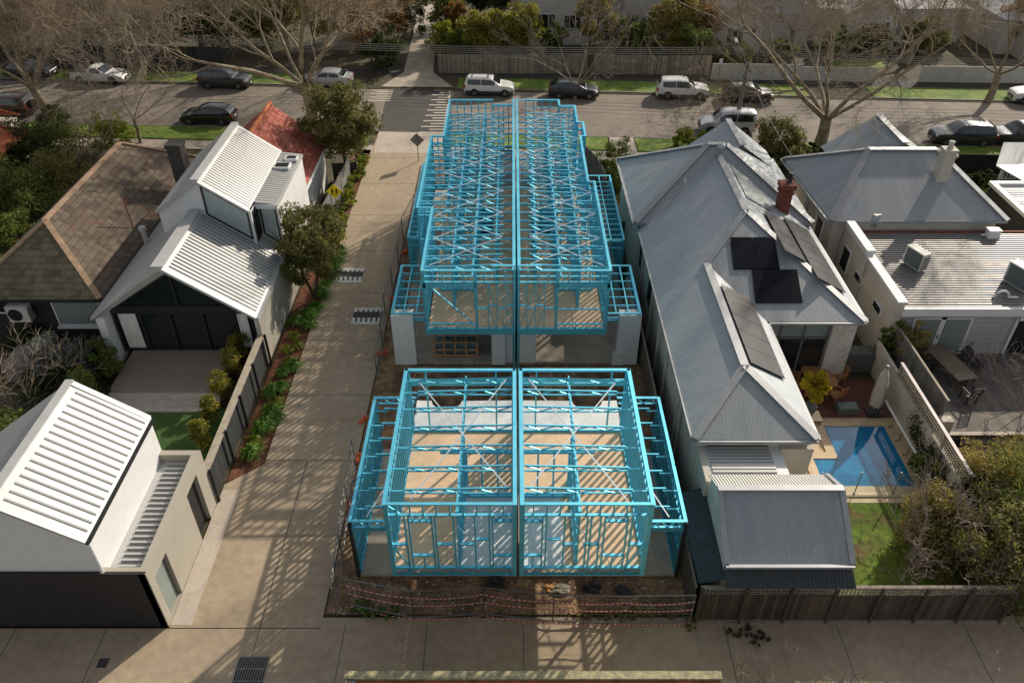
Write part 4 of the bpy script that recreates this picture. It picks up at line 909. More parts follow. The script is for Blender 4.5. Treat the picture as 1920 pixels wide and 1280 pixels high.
    m = MB(); m.box(7.15,7.4,20.1,22.4,0,3.25); m.build('garden_wall', cream, root); m = MB(); m.box(10.35,11.6,21.7,21.95,0,3.3); m.build('garden_wall', cream, root)
grey_house()
def shed():
    root = empty('garden_shed', (9.4, 18.5, 0), 0, 'shed with a big plain grey corrugated roof behind the brown lane fence', 'shed')
    x0, x1 = 7.2, 11.55
    m = MB(); m.solid([(x0+.08,16.9,0),(x0+.08,20.0,0),(x0+.08,20.0,3.5),(x0+.08,18.9,4.1),(x0+.08,16.9,2.8),(x1-.08,16.9,0),(x1-.08,20.0,0),(x1-.08,20.0,3.5),(x1-.08,18.9,4.1),(x1-.08,16.9,2.8)], [(0,4,3,2,1),(5,6,7,8,9),(0,5,9,4),(1,2,7,6)])
    m.build('wall', render_w, root)
    m = MB(); m.slab([(x0,16.72,2.84),(x1,16.72,2.84),(x1,18.9,4.2),(x0,18.9,4.2)], .06); m.cm = 1; m.slab([(x0,18.9,4.2),(x1,18.9,4.2),(x1,20.12,3.6),(x0,20.12,3.6)], .06)
    rf = m.build('roof', [gr2, add_wave(mat('pale_corrugated', (.50,.49,.46), .5, .2, .08, 1), 'X', .11, .8, .03)], root)
    m = MB(); m.bar((x0-.02,18.9,4.22),(x1+.02,18.9,4.22),.26,.05); m.bar((x0+.05,16.72,2.87),(x0+.05,18.85,4.23),.2,.04); m.bar((x1-.05,16.72,2.87),(x1-.05,18.85,4.23),.2,.04); m.bar((x0,16.66,2.8),(x1,16.66,2.8),.12,.1); m.bar((x1-.05,18.95,4.22),(x1-.05,20.1,3.65),.16,.04); m.build('ridge_cap', gcap, rf)
    m = MB(); m.slab([(x0+.05,16.22,2.25),(x1+.05,16.22,2.25),(x1,16.8,2.68),(x0,16.8,2.68)], .04); m.build('lean_to_roof', dark_cor, root)
shed()
m = MB(); pp = [P(1268,925,2.2),P(1322,912,2.5),P(1368,1083,2.3),P(1311,1093,1.95)]; m.slab(pp, .05); o = m.build('lean_to_roof', slate_cor); tag(o, 'narrow dark green corrugated lean-to roof between the teal frame and the grey shed', 'lean-to roof')
def right_house():
    root = empty('parapet_house', (22, 36, 0), 0, 'rendered house with grey hip roof and a flat striped metal roof extension', 'house')
    m = MB(); m.box(17.6,26.5,38.4,45.3,0,4.15); m.box(18.2,18.55,30.75,38.4,0,3.85); m.box(18.55,32,31.0,38.4,0,3.35); m.build('wall', cream, root)
    m = MB(); m.box(18.15,18.6,30.7,35.0,3.85,3.97); m.box(18.15,18.6,35.0,38.35,4.1,4.2); m.box(18.2,18.55,35.0,38.4,3.85,4.1); m.build('parapet_cap', white_m, root)
    z = 4.2; a=(17.3,38.15,z); b=(26.9,38.15,z); c=(26.9,46.2,z); d=(16.9,46.2,z); r1=(20.15,42.2,6.55); r2=(24.0,42.2,6.55)
    m = MB(); m.cm = 0; m.poly([d,a,r1]); m.poly([b,c,r2]); m.cm = 1; m.poly([a,b,r2,r1]); m.poly([c,d,r1,r2])
    g0=(22.9,43.6,6.3); g1=(22.9,48,6.3); m.cm = 0; m.poly([g1,(19.8,48,4.2),(19.8,44.2,4.2),g0]); m.poly([(26,44.2,4.2),(26,48,4.2),g1,g0]); m.cm = 1; m.poly([(19.8,47.9,4.2),g1,(26,47.9,4.2)])
    for p, q in ((a,b),(a,d),(b,c)): m.bar(Vector(p)-Vector((0,0,.08)), Vector(q)-Vector((0,0,.08)), .05, .14)
    rf = m.build('roof', [gr1, gr2], root)
    m = MB(); up = Vector((0,0,.03))
    for p, q in ((a,r1),(b,r2),(d,r1),(r1,r2),(g0,g1),(c,r2)): m.bar(Vector(p)+up, Vector(q)+up, .38, .06)
    m.bar((17.2,38.1,4.12),(16.8,46.2,4.12),.12,.1); m.build('ridge_cap', gcap, rf)
    p = PY(1766,322,40.6); cx, cy = p.x, 40.6
    m = MB(); m.box(cx-.32,cx+.32,cy-.3,cy+.3,4.6,7.2); m.box(cx-.4,cx+.4,cy-.38,cy+.38,6.9,7.05); m.box(cx-.36,cx+.36,cy-.34,cy+.34,7.2,7.3); ch = m.build('chimney', cream, root)
    m = MB(); m.lathe((cx,cy,7.3), [(.18,0),(.12,.15),(.16,.4),(.1,.42)], 12); m.build('chimney_pot', cream, ch)
    m = MB(); m.box(18.6,34,30.8,38.1,3.35,3.5); ex = m.build('flat_roof', mat('aged_zinc_roof', (.36,.35,.335), .5, .3, .12, 1.2, col2=(.30,.29,.28)), root)
    m = MB(); n = 34
    for i in range(n): y = 30.95+i*(38.0-30.95)/n; m.box(18.65,34,y,y+.07,3.5,3.56)
    m.build('ribs', mat('aged_zinc_rib', (.26,.25,.24), .5, .3, .1, 2), ex)
    m = MB(); m.box(18.5,34,30.62,30.8,3.2,3.62); m.build('fascia', white_m, ex)
    m = MB(); m.box(18.6,34,38.05,38.14,3.5,3.6); m.build('rusty_flashing', mat('rusty_flashing', (.22,.08,.04), .8, .2, .4, 2), ex)
    m = MB(); m.box(18.56,32,30.85,30.99,0,3.2); w_ = m.build('front_wall', weather, root)
    m = MB(); p0, p1 = PY(1701,592,30.8), PY(1801,592,30.8); xa, xb = 19.25, 22.1; za, zb = .85, 3.0
    frame_rect(m, xa, xb, za, zb, 30.84, .1, .06); m.box((xa+xb)/2-.12,(xa+xb)/2+.12,30.78,30.84,za,zb); f = m.build('french_doors', white_m, root)
    for q in (xa+.22, (xa+xb)/2+.18): m = MB(); m.box(q,q+1.05,30.8,30.83,za+.2,zb-.15); m.build('pane', frost, f)
    m = MB(); m.box((xa+xb)/2-.04,(xa+xb)/2,30.72,30.78,1.8,2.0); m.build('handle', galv, f)
    m = MB(); m.box(24.3,29,30.82,30.84,.85,3.0); m.build('opening', blackp, root)
    m = MB(); m.bar((24.2,30.78,.85),(24.2,30.78,3.1),.12,.08); m.box(24.2,29.5,30.74,30.82,2.85,3.1); m.build('opening_frame', white_m, root)
    m = MB(); frame_rect(m, 26.4,28.2,2.0,2.9,30.74,.12,.08); f = m.build('window', white_m, root); m = MB(); m.box(26.55,28.05,30.68,30.7,2.1,2.8); m.build('pane', glass, f)
    for (y0, y1, z0, z1) in ((36.6,37.4,1.9,3.1),(34.6,35.4,2.4,2.72),(31.9,32.7,2.4,2.72)):
        m = MB(); m.box(18.1,18.19,y0-.06,y1+.06,z0-.06,z1+.06); f = m.build('window', white_m, root); m = MB(); m.box(18.07,18.1,y0,y1,z0,z1); m.build('pane', glass, f)
    for (y0, y1, z0, z1) in ((39.5,40.6,1.6,3.4),(42.5,42.8,2.3,3.1)):
        m = MB(); m.box(17.48,17.59,y0-.1,y1+.1,z0-.1,z1+.1); f = m.build('window', white_m, root); m = MB(); m.box(17.45,17.48,y0,y1,z0,z1); m.build('pane', glass, f)
    m = MB(); m.tube([(18.1,34.7,0),(18.1,34.7,3.8)], .05, 8); m.build('downpipe', cream, root); m = MB(); m.tube([(18.12,38.3,0),(18.12,38.3,4)], .05, 8); m.build('downpipe', cream, root)
    # deck and steps
    m = MB(); m.box(18.65,30,25.1,30.85,.0,.8); m.build('deck', decking_g, root)
    m = MB(); 
    for i in range(3): m.box(19.6,30,25.1-.34*(i+1),25.1-.34*i,0,.62-.2*i)
    m.build('steps', decking_g, root)
    m = MB(); m.box(19.0,24.5,25.06,25.28,.8,.815); m.build('tactile_strip', conc_pale, root)
right_house()
for k, (u, v, z, s_, lb) in enumerate(((1628,424,3.5,1.1,'small outdoor unit at the back corner of the striped roof'),(1712,502,3.5,1.35,'outdoor unit with dark coil in the middle of the striped flat roof'),(1905,538,3.5,1.5,'outdoor unit at the right edge of the striped flat roof'))):
    p = P(u, v, z); ac_unit((p.x, p.y, 3.54), R(112), lb, s_)
m = MB(); p = P(1858,446,3.5); m.box(p.x-.3,p.x+.3,p.y-.2,p.y+.2,3.54,4.0); m.tube([(p.x-.3,p.y,3.7),(p.x-.6,p.y,3.7)], .05, 8); m.box(p.x-.34,p.x+.34,p.y-.24,p.y+.24,4.0,4.04); tag(m.build('roof_vent', white_m), 'white cowl vent near the back of the striped flat roof', 'roof vent')
m = MB(); a = P(1862,560,3.5); pts = []
for k in range(9): an = math.pi*k/8; pts.append((a.x+.35-.35*math.cos(an), a.y, 3.6+.35*math.sin(an)))
pts.append((a.x+1.1,a.y-.1,3.65)); m.tube(pts, .06, 8); tag(m.build('duct_pipe', white_m), 'curved white duct pipe next to the rightmost outdoor unit', 'duct')
def dark_building():
    root = empty('dark_shed', (34, 41, 0), 0, 'black walled flat building with striped white roof at the right edge', 'building')
    m = MB(); m.box(29.5,44,36.5,44.7,0,3.1); m.build('wall', black, root)
    m = MB(); m.box(29.75,44,36.8,44.5,3.1,3.16); r = m.build('roof', white_roof, root); m = MB(); n = 26
    for i in range(n): y = 36.9+i*7.5/n; m.box(29.9,44,y,y+.08,3.16,3.2)
    m.build('ribs', rib_m, r); m = MB(); m.box(29.42,29.75,36.4,44.85,3.1,3.32); m.box(29.75,44,44.5,44.85,3.1,3.32); m.build('parapet_cap', white_m, root)
dark_building()
def porch():
    root = empty('porch_roof', (34,48,0), 0, 'small grey porch roof with white fretwork posts beyond the black building', 'porch')
    p = P(1868,310,3.2); x, y = p.x, p.y
    m = MB(); m.slab([(x,y,3.2),(x+8,y,3.2),(x+8,y+2,3.9),(x+1.2,y+2,3.9)], .1); m.slab([(x,y,3.2),(x+.8,y-3,3.2),(x+9,y-3,3.4),(x+8,y,3.6)], .1); m.build('roof', gr2, root)
    m = MB()
    for dx in (0.1, 2.2): m.box(x+dx,x+dx+.12,y-.6,y-.48,0,3.1)
    for i in range(8): m.box(x+.3+i*.25,x+.36+i*.25,y-.57,y-.5,2.6,3.0)
    m.box(x+.1,x+2.3,y-.57,y-.5,2.5,2.56); m.build('porch_post', white_m, root)
porch()
# ---- pool garden
sheet('paving', [(10.4,21.9),(17.7,21.9),(17.7,27.3),(10.4,27.3)], sand, .03)
water = mat('pool_water', (.002,.13,.30), .05, 0, .10, .7, .02, 2.5, col2=(.006,.20,.40), spec=.4)
m = MB(); m.prism([(13.1,22.75,.05),(16.95,22.75,.05),(16.95,26.4,.05),(14.2,26.4,.05),(14.2,24.35,.05),(13.1,24.35,.05)], .012); tag(m.build('pool_water', water), kind='structure')
pool = empty('swimming_pool', (15,24.5,0), 0, 'rectangular blue pool with sandstone coping behind the grey roofed house', 'swimming pool')
m = MB()
for x0,x1,y0,y1 in ((12.7,17.35,22.25,22.75),(16.95,17.35,22.75,26.4),(13.8,17.35,26.4,26.75),(12.7,13.1,22.75,24.75),(13.1,14.2,24.35,24.75),(13.8,14.2,24.75,26.4)): m.box(x0,x1,y0,y1,.0,.1)
m.build('coping', sand, pool)
m = MB(); m.box(12.7,17.4,22.2,22.25,0,.09); m.build('edge_board', cream, pool)
sheet('deck_paving', [(11.5,27.0),(17.7,27.0),(17.7,29.75),(11.5,29.75)], decking_r, .05); sheet('deck_paving', [(12.0,24.2),(13.3,24.2),(13.3,25.9),(12.0,25.9)], decking_r, .05)
glassf = mat('clear_fence_glass', (.6,.7,.68), .05, 0, 0, spec=.4); _t = glassf.node_tree; _tb = _t.nodes.new('ShaderNodeBsdfTransparent'); _tb.inputs[0].default_value = (.93,.97,.96,1); _mx = _t.nodes.new('ShaderNodeMixShader'); _mx.inputs[0].default_value = .06
_t.links.new(_tb.outputs[0], _mx.inputs[1]); _t.links.new(_t.nodes['Principled BSDF'].outputs[0], _mx.inputs[2]); _t.links.new(_mx.outputs[0], _t.nodes['Material Output'].inputs[0])
def glass_fence(p, q, n, label):
    r = empty('glass_pool_fence', (*p, 0), 0, label, 'pool fence'); a = Vector((*p,.1)); b = Vector((*q,.1))
    for i in range(n):
        m = MB(); s = a.lerp(b,(i+.03)/n); e = a.lerp(b,(i+.97)/n); m.bar(s+Vector((0,0,.6)), e+Vector((0,0,.6)), .012, 1.1); m.build('glass_panel', glassf, r)
    for i in range(n+1):
        s = a.lerp(b, i/n); m = MB(); m.tube([s, s+Vector((0,0,1.25))], .025, 8); m.tube([s, s+Vector((0,0,.04))], .05, 8); m.build('post', galv, r)
glass_fence((12.6,22.35),(17.4,22.35),3,'clear glass fence on steel posts along the lawn end of the pool')
glass_fence((12.3,24.3),(13.0,27.1),2,'clear glass fence on steel posts along the house side of the pool')
r = empty('pool_roller', (17.3,24.5,0), 0, 'long white pool cover roller rail beside the lattice topped wall', 'pool roller')
m = MB(); m.tube([(17.25,22.6,.75),(17.2,27.4,.75)], .055, 8); m.build('tube', white_m, r)
for i in range(6): m = MB(); y = 22.8+i*.88; m.tube([(17.25,y,.1),(17.25,y,.7)], .02, 6); m.tube([(17.25,y,.15),(17.05,y,.12)], .02, 6); m.build('stanchion', galv, r)
# boundary wall with lattice
r = empty('lattice_wall', (17.8,24,0), 0, 'cream boundary wall topped with pale square lattice beside the pool', 'wall')
m = MB(); m.box(17.75,17.9,28.2,30.6,0,1.75); m.box(17.75,17.9,21.2,28.2,0,1.6); m.build('wall', cream, r)
m = MB(); ya, yb = 21.3, 28.2
for i in range(int((yb-ya)/.15)+1): y = ya+i*.15; m.box(17.80,17.825,y,y+.035,1.62,2.3)
for i in range(5): z = 1.66+i*.15; m.box(17.775,17.80,ya,yb,z,z+.035)
m.build('lattice', timber, r)
m = MB(); m.box(17.74,17.88,ya,yb,2.3,2.36); m.build('capping', mat('pale_painted_timber', (.55,.47,.45), .6, 0, .1, 4), r)
for y in (21.3,23.6,25.9,28.1): m = MB(); m.box(17.83,17.93,y-.05,y+.05,0,2.3); m.build('post', timber, r)
fence('paling_fence', 'tall grey paling fence between the pool garden and the grey timber deck', [(18.6,25.3),(18.55,30.7)], 2.55, pal_g, None, 2.4, (timber,.1))
m = MB(); m.box(18.45,18.95,24.9,25.3,0,1.75); tag(m.build('gate_pier', cream), 'square rendered pier at the deck end of the grey paling fence', 'pier')
# lane fence with lattice strip
r = empty('lane_fence', (12,16.4,0), 0, 'brown stained paling fence with lattice strip facing the shaded rear lane', 'fence')
m = MB(); m.box(6.45,17.3,16.4,16.45,.15,1.55); m.build('palings', pal_x, r)
m = MB()
for i in range(80): x = 6.5+i*.135; m.box(x,x+.035,16.44,16.46,1.56,1.95)
for z in (1.58,1.71,1.84): m.box(6.45,17.3,16.42,16.44,z,z+.035)
m.build('lattice', wood_pole, r)
m = MB(); m.box(6.45,17.3,16.38,16.5,1.95,2.0); m.box(6.45,17.3,16.34,16.4,0,.15); m.build('rails', wood_pole, r)
for i in range(8): x = 6.5+i*1.54; m = MB(); m.box(x-.05,x+.05,16.32,16.4,0,2.02); m.build('post', barkd, r)
fence('paling_fence', 'brown boundary palings between the right teal frame and the long grey house', [(6.35,16.6),(6.4,26),(6.45,38)], 1.75, pal_y, None, 2.4, (wood_pole,.08))
fence('paling_fence', 'curved weathered palings with a tall end near the street beside the right teal frame', [(6.25,47.0),(6.2,49.5),(5.9,51.5),(5.35,53.2),(5.0,54.0)], 1.9, pal_g, None, 2.4)
fence('paling_fence', 'short dark fence between the grey house corner and the framed wing', [(6.2,42.8),(6.9,42.8)], 1.6, pal_x, None)
fence('picket_fence', 'ribbed grey front fence of the long grey roofed house', [(6.2,52.2),(16.8,51.8)], 1.3, boards('grey_pickets', (.24,.23,.22), 'X', .15, .1), None)
fence('picket_fence', 'dark slatted front fence at the right of the cream chimney', [(26.8,53.2),(50,52)], 1.5, boards('black_pickets', (.02,.02,.018), 'X', .15, .2), None)
# outdoor furniture
def chair(loc, rz, mt, label, group, w_=.55):
    r = empty('garden_chair', loc, rz, label, 'chair', group); h = .45
    m = MB(); m.box(-w_/2,w_/2,-w_/2,w_/2,h-.04,h)
    m.build('seat', mt, r, local=True)
    m = MB(); 
    for i in range(5): m.bar((-w_/2+.05,w_/2+.02+.02*i,h+.12+i*.1),(w_/2-.05,w_/2+.02+.02*i,h+.12+i*.1),.02,.07)
    m.bar((-w_/2+.03,w_/2,h),(-w_/2+.03,w_/2+.12,.98),.05,.05); m.bar((w_/2-.03,w_/2,h),(w_/2-.03,w_/2+.12,.98),.05,.05); m.build('backrest', mt, r, local=True)
    for sx in (-1,1):
        m = MB(); m.bar((sx*w_/2,-w_/2,.66),(sx*w_/2,w_/2+.05,.66),.06,.03); m.bar((sx*w_/2,-w_/2+.03,.45),(sx*w_/2,-w_/2+.03,.65),.04,.04); m.build('armrest', mt, r, local=True)
        for sy in (-1,1): m = MB(); m.bar((sx*(w_/2-.03),sy*(w_/2-.03),0),(sx*(w_/2-.03),sy*(w_/2-.03),h-.04),.05,.05); m.build('leg', mt, r, local=True)
    return r
def table(loc, rz, W, L, mt, label, name='garden_table', oval=False):
    r = empty(name, loc, rz, label, 'table'); m = MB()
    if oval:
        pts = [(W/2*math.cos(a)*(1 if 1 else 1), L/2*math.sin(a), .72) for a in [2*math.pi*k/20 for k in range(20)]]; m.prism(pts, .04)
    else: m.box(-W/2,W/2,-L/2,L/2,.72,.76)
    m.build('table_top', mt, r, local=True)
    for sx in (-1,1):
        for sy in (-1,1): m = MB(); m.box(sx*W*.36-.04,sx*W*.36+.04,sy*L*.38-.04,sy*L*.38+.04,0,.72); m.build('leg', mt, r, local=True)
p = P(1536,704,.8); tx, ty = p.x, p.y
table((tx,ty,.05), R(35), 1.2, 1.9, teak, 'oval timber table under the small yellow leaved tree', oval=True)
for a, lb in ((95,'timber garden chair on the far side of the oval table'),(20,'timber garden chair at the umbrella end of the oval table'),(-60,'timber garden chair nearest the pool at the oval table'),(140,'timber garden chair by the glass doors at the oval table'),(-120,'timber garden chair hidden behind the yellow leaved tree')):
    chair((tx+1.15*math.cos(R(a)),ty+1.1*math.sin(R(a)),.05), R(a-90), teak, lb, 'timber chairs round the oval table')
p = P(1782,680,1.5); table((p.x,p.y,.8), R(12), 1.05, 2.6, table_t, 'long brown outdoor table on the grey timber deck')
X0, Y0_ = p.x, p.y
for dx, dy, a, lb in ((.85,.65,-78,'wicker chair tucked at the far right side of the long deck table'),(.8,-.35,-78,'wicker chair tucked at the near right side of the long deck table'),(.15,-1.9,190,'dark slatted armchair at the near end of the long deck table'),(-.95,.3,102,'dark wicker bench seat on the fence side of the long deck table'),(-.35,1.85,20,'dark timber armchair by the french doors')):
    chair((X0+dx,Y0_+dy,.8), R(a), wicker, lb, 'dark chairs on the grey deck')
def umbrella():
    p = P(1628,775,.05); t = PY(1662,682,p.y+.1)
    r = empty('garden_umbrella', (p.x+.2,p.y,0.05), 0, 'closed cream market umbrella standing beside the ivy covered wall', 'umbrella'); q = Vector((p.x+.2,p.y,.05))
    m = MB(); top = Vector((t.x+.1,t.y,2.75)); m.tube([q,top],.035,8); m.build('pole', galv, r)
    m = MB(); ax = (top-q); pts = []; n = 14; rings = ((.18,.22),(.30,.27),(.55,.25),(.8,.17),(.97,.06)); k0 = 0
    for f, rad in rings:
        c = q+ax*f
        for j in range(n): a = 2*math.pi*j/n; rr_ = rad*(1.25 if j % 2 else .7); m.v.append((c.x+rr_*math.cos(a), c.y+rr_*math.sin(a), c.z))
    for i in range(len(rings)-1):
        for j in range(n): m.f.append((i*n+j, i*n+(j+1) % n, (i+1)*n+(j+1) % n, (i+1)*n+j)); m.m.append(0)
    m.build('canopy', canvas, r, smooth=True); m = MB(); m.lathe(top-Vector((0,0,.05)), [(.05,0),(.12,.04),(.1,.1),(.03,.14)], 12); m.build('finial', galv, r)
    m = MB(); m.box(q.x-.3,q.x+.3,q.y-.3,q.y+.3,.05,.13); m.build('base', dark, r)
umbrella()
p = P(1603,690,.0); m = MB(); m.box(p.x-.8,p.x+.7,p.y-.4,p.y+.4,.05,1.05); m.box(p.x-.7,p.x+.6,p.y-.35,p.y+.35,1.05,1.15); tag(m.build('covered_barbecue', mat('grey_cover', (.10,.10,.095), .8, 0, .1, 2)), 'barbecue under a grey cover against the white pier', 'barbecue')
def airer():
    p = P(1566,672,.05); r = empty('clothes_airer', (p.x,p.y,.05), 0, 'folding wire clothes airer in front of the white pier', 'clothes airer'); m = MB()
    for s in (-1,1): m.tube([(p.x+s*.35,p.y,.05),(p.x,p.y,1.2),(p.x+s*.3,p.y+.3,.05)], .012, 5)
    m.tube([(p.x-.5,p.y,1.25),(p.x+.5,p.y,1.25)], .012, 5)
    for i in range(7): m.tube([(p.x-.5,p.y-.3+i*.1,.9),(p.x+.5,p.y-.3+i*.1,.9)], .006, 4)
    m.build('frame', galv, r)
airer()
def patio_umbrella_grey():
    p = P(1810,660,.8); r = empty('folded_umbrella', (p.x,p.y,.8), 0, 'folded grey umbrella leaning against the weatherboards by the french doors', 'umbrella'); m = MB()
    m.tube([(p.x-.1,p.y,.85),(p.x+.1,p.y+.1,1.6),(p.x+.35,p.y+.2,3.0)], [.25,.2,.06], 9); m.build('canopy', mat('grey_canvas', (.22,.22,.22), .9, 0, .2, 3), r)
    m = MB(); m.tube([(p.x+.3,p.y+.15,2.9),(p.x+.4,p.y+.2,3.2)], .03, 6); m.build('pole', galv, r)
patio_umbrella_grey()
p = P(1518,790,.05)
def pot(name, loc, rad, h, mt, label, plant=None):
    r = empty(name, loc, 0, label, 'plant pot'); m = MB(); m.lathe((0,0,0), [(rad*.6,0),(rad*.9,h*.5),(rad,h),(rad*.85,h)], 14); m.build('pot', mt, r, local=True); m = MB(); m.lathe((0,0,h*.9), [(rad*.84,0),(.01,.01)], 12); m.build('soil', soil, r, local=True); return r
p = P(1518,768,.3); pot('plant_pot', (p.x,p.y,.05), .3, .55, pot_m, 'round green glazed pot below the yellow leaved tree'); tpx, tpy = p.x, p.y
m = MB(); p = P(1586,770,.05); m.box(p.x-.45,p.x+.45,p.y-.25,p.y+.25,.05,.4); tag(m.build('planter_box', pot_m), 'low dark planter box on the red deck', 'planter')
m = MB(); p = P(1523,790,.05)
for i in range(6): m.box(p.x-.3,p.x+.3,p.y-.35+i*.12,p.y-.28+i*.12,.4,.43)
m.box(p.x-.28,p.x-.22,p.y-.3,p.y+.3,.05,.4); m.box(p.x+.22,p.x+.28,p.y-.3,p.y+.3,.05,.4); tag(m.build('slatted_bench', timber), 'small slatted timber bench between the green pot and the glass fence', 'bench')
p = P(1900,640,.8); r = empty('deck_railing', (p.x-2,p.y,.8), 0, 'white crossed timber railing on the right of the grey deck', 'railing'); m = MB(); x, y = p.x-1.0, p.y+.5
m.box(x,x+4,y,y+.06,1.7,1.8); m.box(x,x+4,y,y+.06,.9,.96)
for i in range(3): m.box(x+i*1.3-.05,x+i*1.3+.05,y-.02,y+.08,.8,1.85); m.bar((x+i*1.3,y+.03,.95),(x+i*1.3+1.3,y+.03,1.7),.05,.05); m.bar((x+i*1.3,y+.02,1.7),(x+i*1.3+1.3,y+.02,.95),.05,.05)
m.build('rails', white_m, r)
# wall of the neighbour at the very bottom of the lane
r = empty('parapet_building', (0,12,0), 0, 'lichen covered parapet roof edge of the building along the bottom of the lane', 'building')
m = MB(); m.box(-4.9,6.15,4,12.55,0,2.85); m.box(-4.95,6.2,12.55,12.8,0,3.0); m.build('wall', mat('lichen_parapet', (.22,.20,.13), .9, 0, .35, 5, .3, 20, col2=(.42,.38,.20)), r)
m = MB(); m.box(-4.6,6.1,12.36,12.55,2.85,2.93); m.build('rusty_gutter', mat('rust', (.24,.08,.03), .9, 0, .4, 3), r)
m = MB(); m.box(-4.6,6.0,4,12.35,2.85,2.9); m.box(-4.9,-4.6,4,12.5,2.85,3.0); m.build('roof', mat('grey_weathered_roof', (.20,.19,.17), .8, 0, .35, 2, .2, 10), r)
# ---------------- parked cars ----------------
def paint(name, c, metal=.3, rough=.3): return mat('paint_'+name, c, rough, metal, .04, 2, spec=.6, coat=.8)
PAINT = dict(white=paint('white', (.72,.72,.70), 0), silver=paint('silver', (.50,.51,.52), .5), black=paint('black', (.010,.011,.014), .2, .2), charcoal=paint('charcoal', (.045,.047,.052), .4), brown=paint('brown', (.085,.068,.055), .5), bronze=paint('bronze', (.10,.055,.035), .5), navy=paint('navy', (.03,.037,.045), .4))
PROF = {
 'suv': (4.6, 1.84, [(-2.3,.8,.82),(-2.22,1.02,1.12),(-2.0,1.03,1.55),(-1.6,1.02,1.64),(-.4,1.0,1.68),(.25,1.0,1.62),(.62,1.0,1.42),(1.08,1.0,1.04),(1.7,.94,.98),(2.15,.82,.85),(2.3,.55,.58)], (-1.85,.5), (.3,1.02), (-2.18,-1.82)),
 'wagon': (4.45, 1.73, [(-2.22,.75,.78),(-2.16,.95,1.05),(-2.0,.96,1.5),(-1.7,.96,1.56),(-.3,.95,1.56),(.25,.95,1.5),(.6,.95,1.3),(1.02,.94,.98),(1.7,.86,.90),(2.1,.74,.77),(2.22,.5,.52)], (-1.9,.5), (.3,.98), (-2.14,-1.86)),
 'hatch': (4.4, 1.79, [(-2.2,.7,.72),(-2.1,.94,.98),(-1.8,.97,1.2),(-1.35,.96,1.41),(-.3,.93,1.46),(.2,.92,1.42),(.6,.91,1.22),(1.1,.9,.93),(1.75,.8,.84),(2.1,.65,.68),(2.2,.48,.5)], (-1.5,.6), (.28,1.05), (-1.95,-1.4)),
 'sedan': (4.6, 1.8, [(-2.3,.7,.72),(-2.22,.95,.97),(-1.75,.97,1.0),(-1.2,.95,1.36),(-.5,.94,1.44),(.2,.93,1.42),(.65,.92,1.2),(1.15,.9,.93),(1.8,.8,.84),(2.2,.65,.68),(2.3,.48,.5)], (-1.3,.6), (.3,1.1), (-1.72,-1.2)),
 'van': (4.4, 1.80, [(-2.2,.8,.85),(-2.15,1.05,1.2),(-2.05,1.08,1.74),(-1.6,1.06,1.80),(0,1.03,1.82),(.5,1.02,1.74),(.85,1.0,1.45),(1.2,1.0,1.08),(1.75,.92,.96),(2.1,.75,.78),(2.2,.5,.52)], (-1.9,.75), (.6,1.14), (-2.12,-2.03)),
 'ute': (5.1, 1.86, [(-2.55,.9,.92),(-2.5,.96,.98),(-.75,.97,.99),(-.7,.97,1.3),(-.45,.96,1.47),(.2,.95,1.45),(.6,.94,1.22),(1.1,.92,.95),(1.9,.84,.88),(2.4,.68,.7),(2.55,.48,.5)], (-.42,.55), (.28,1.06), (-.74,-.5)),
}
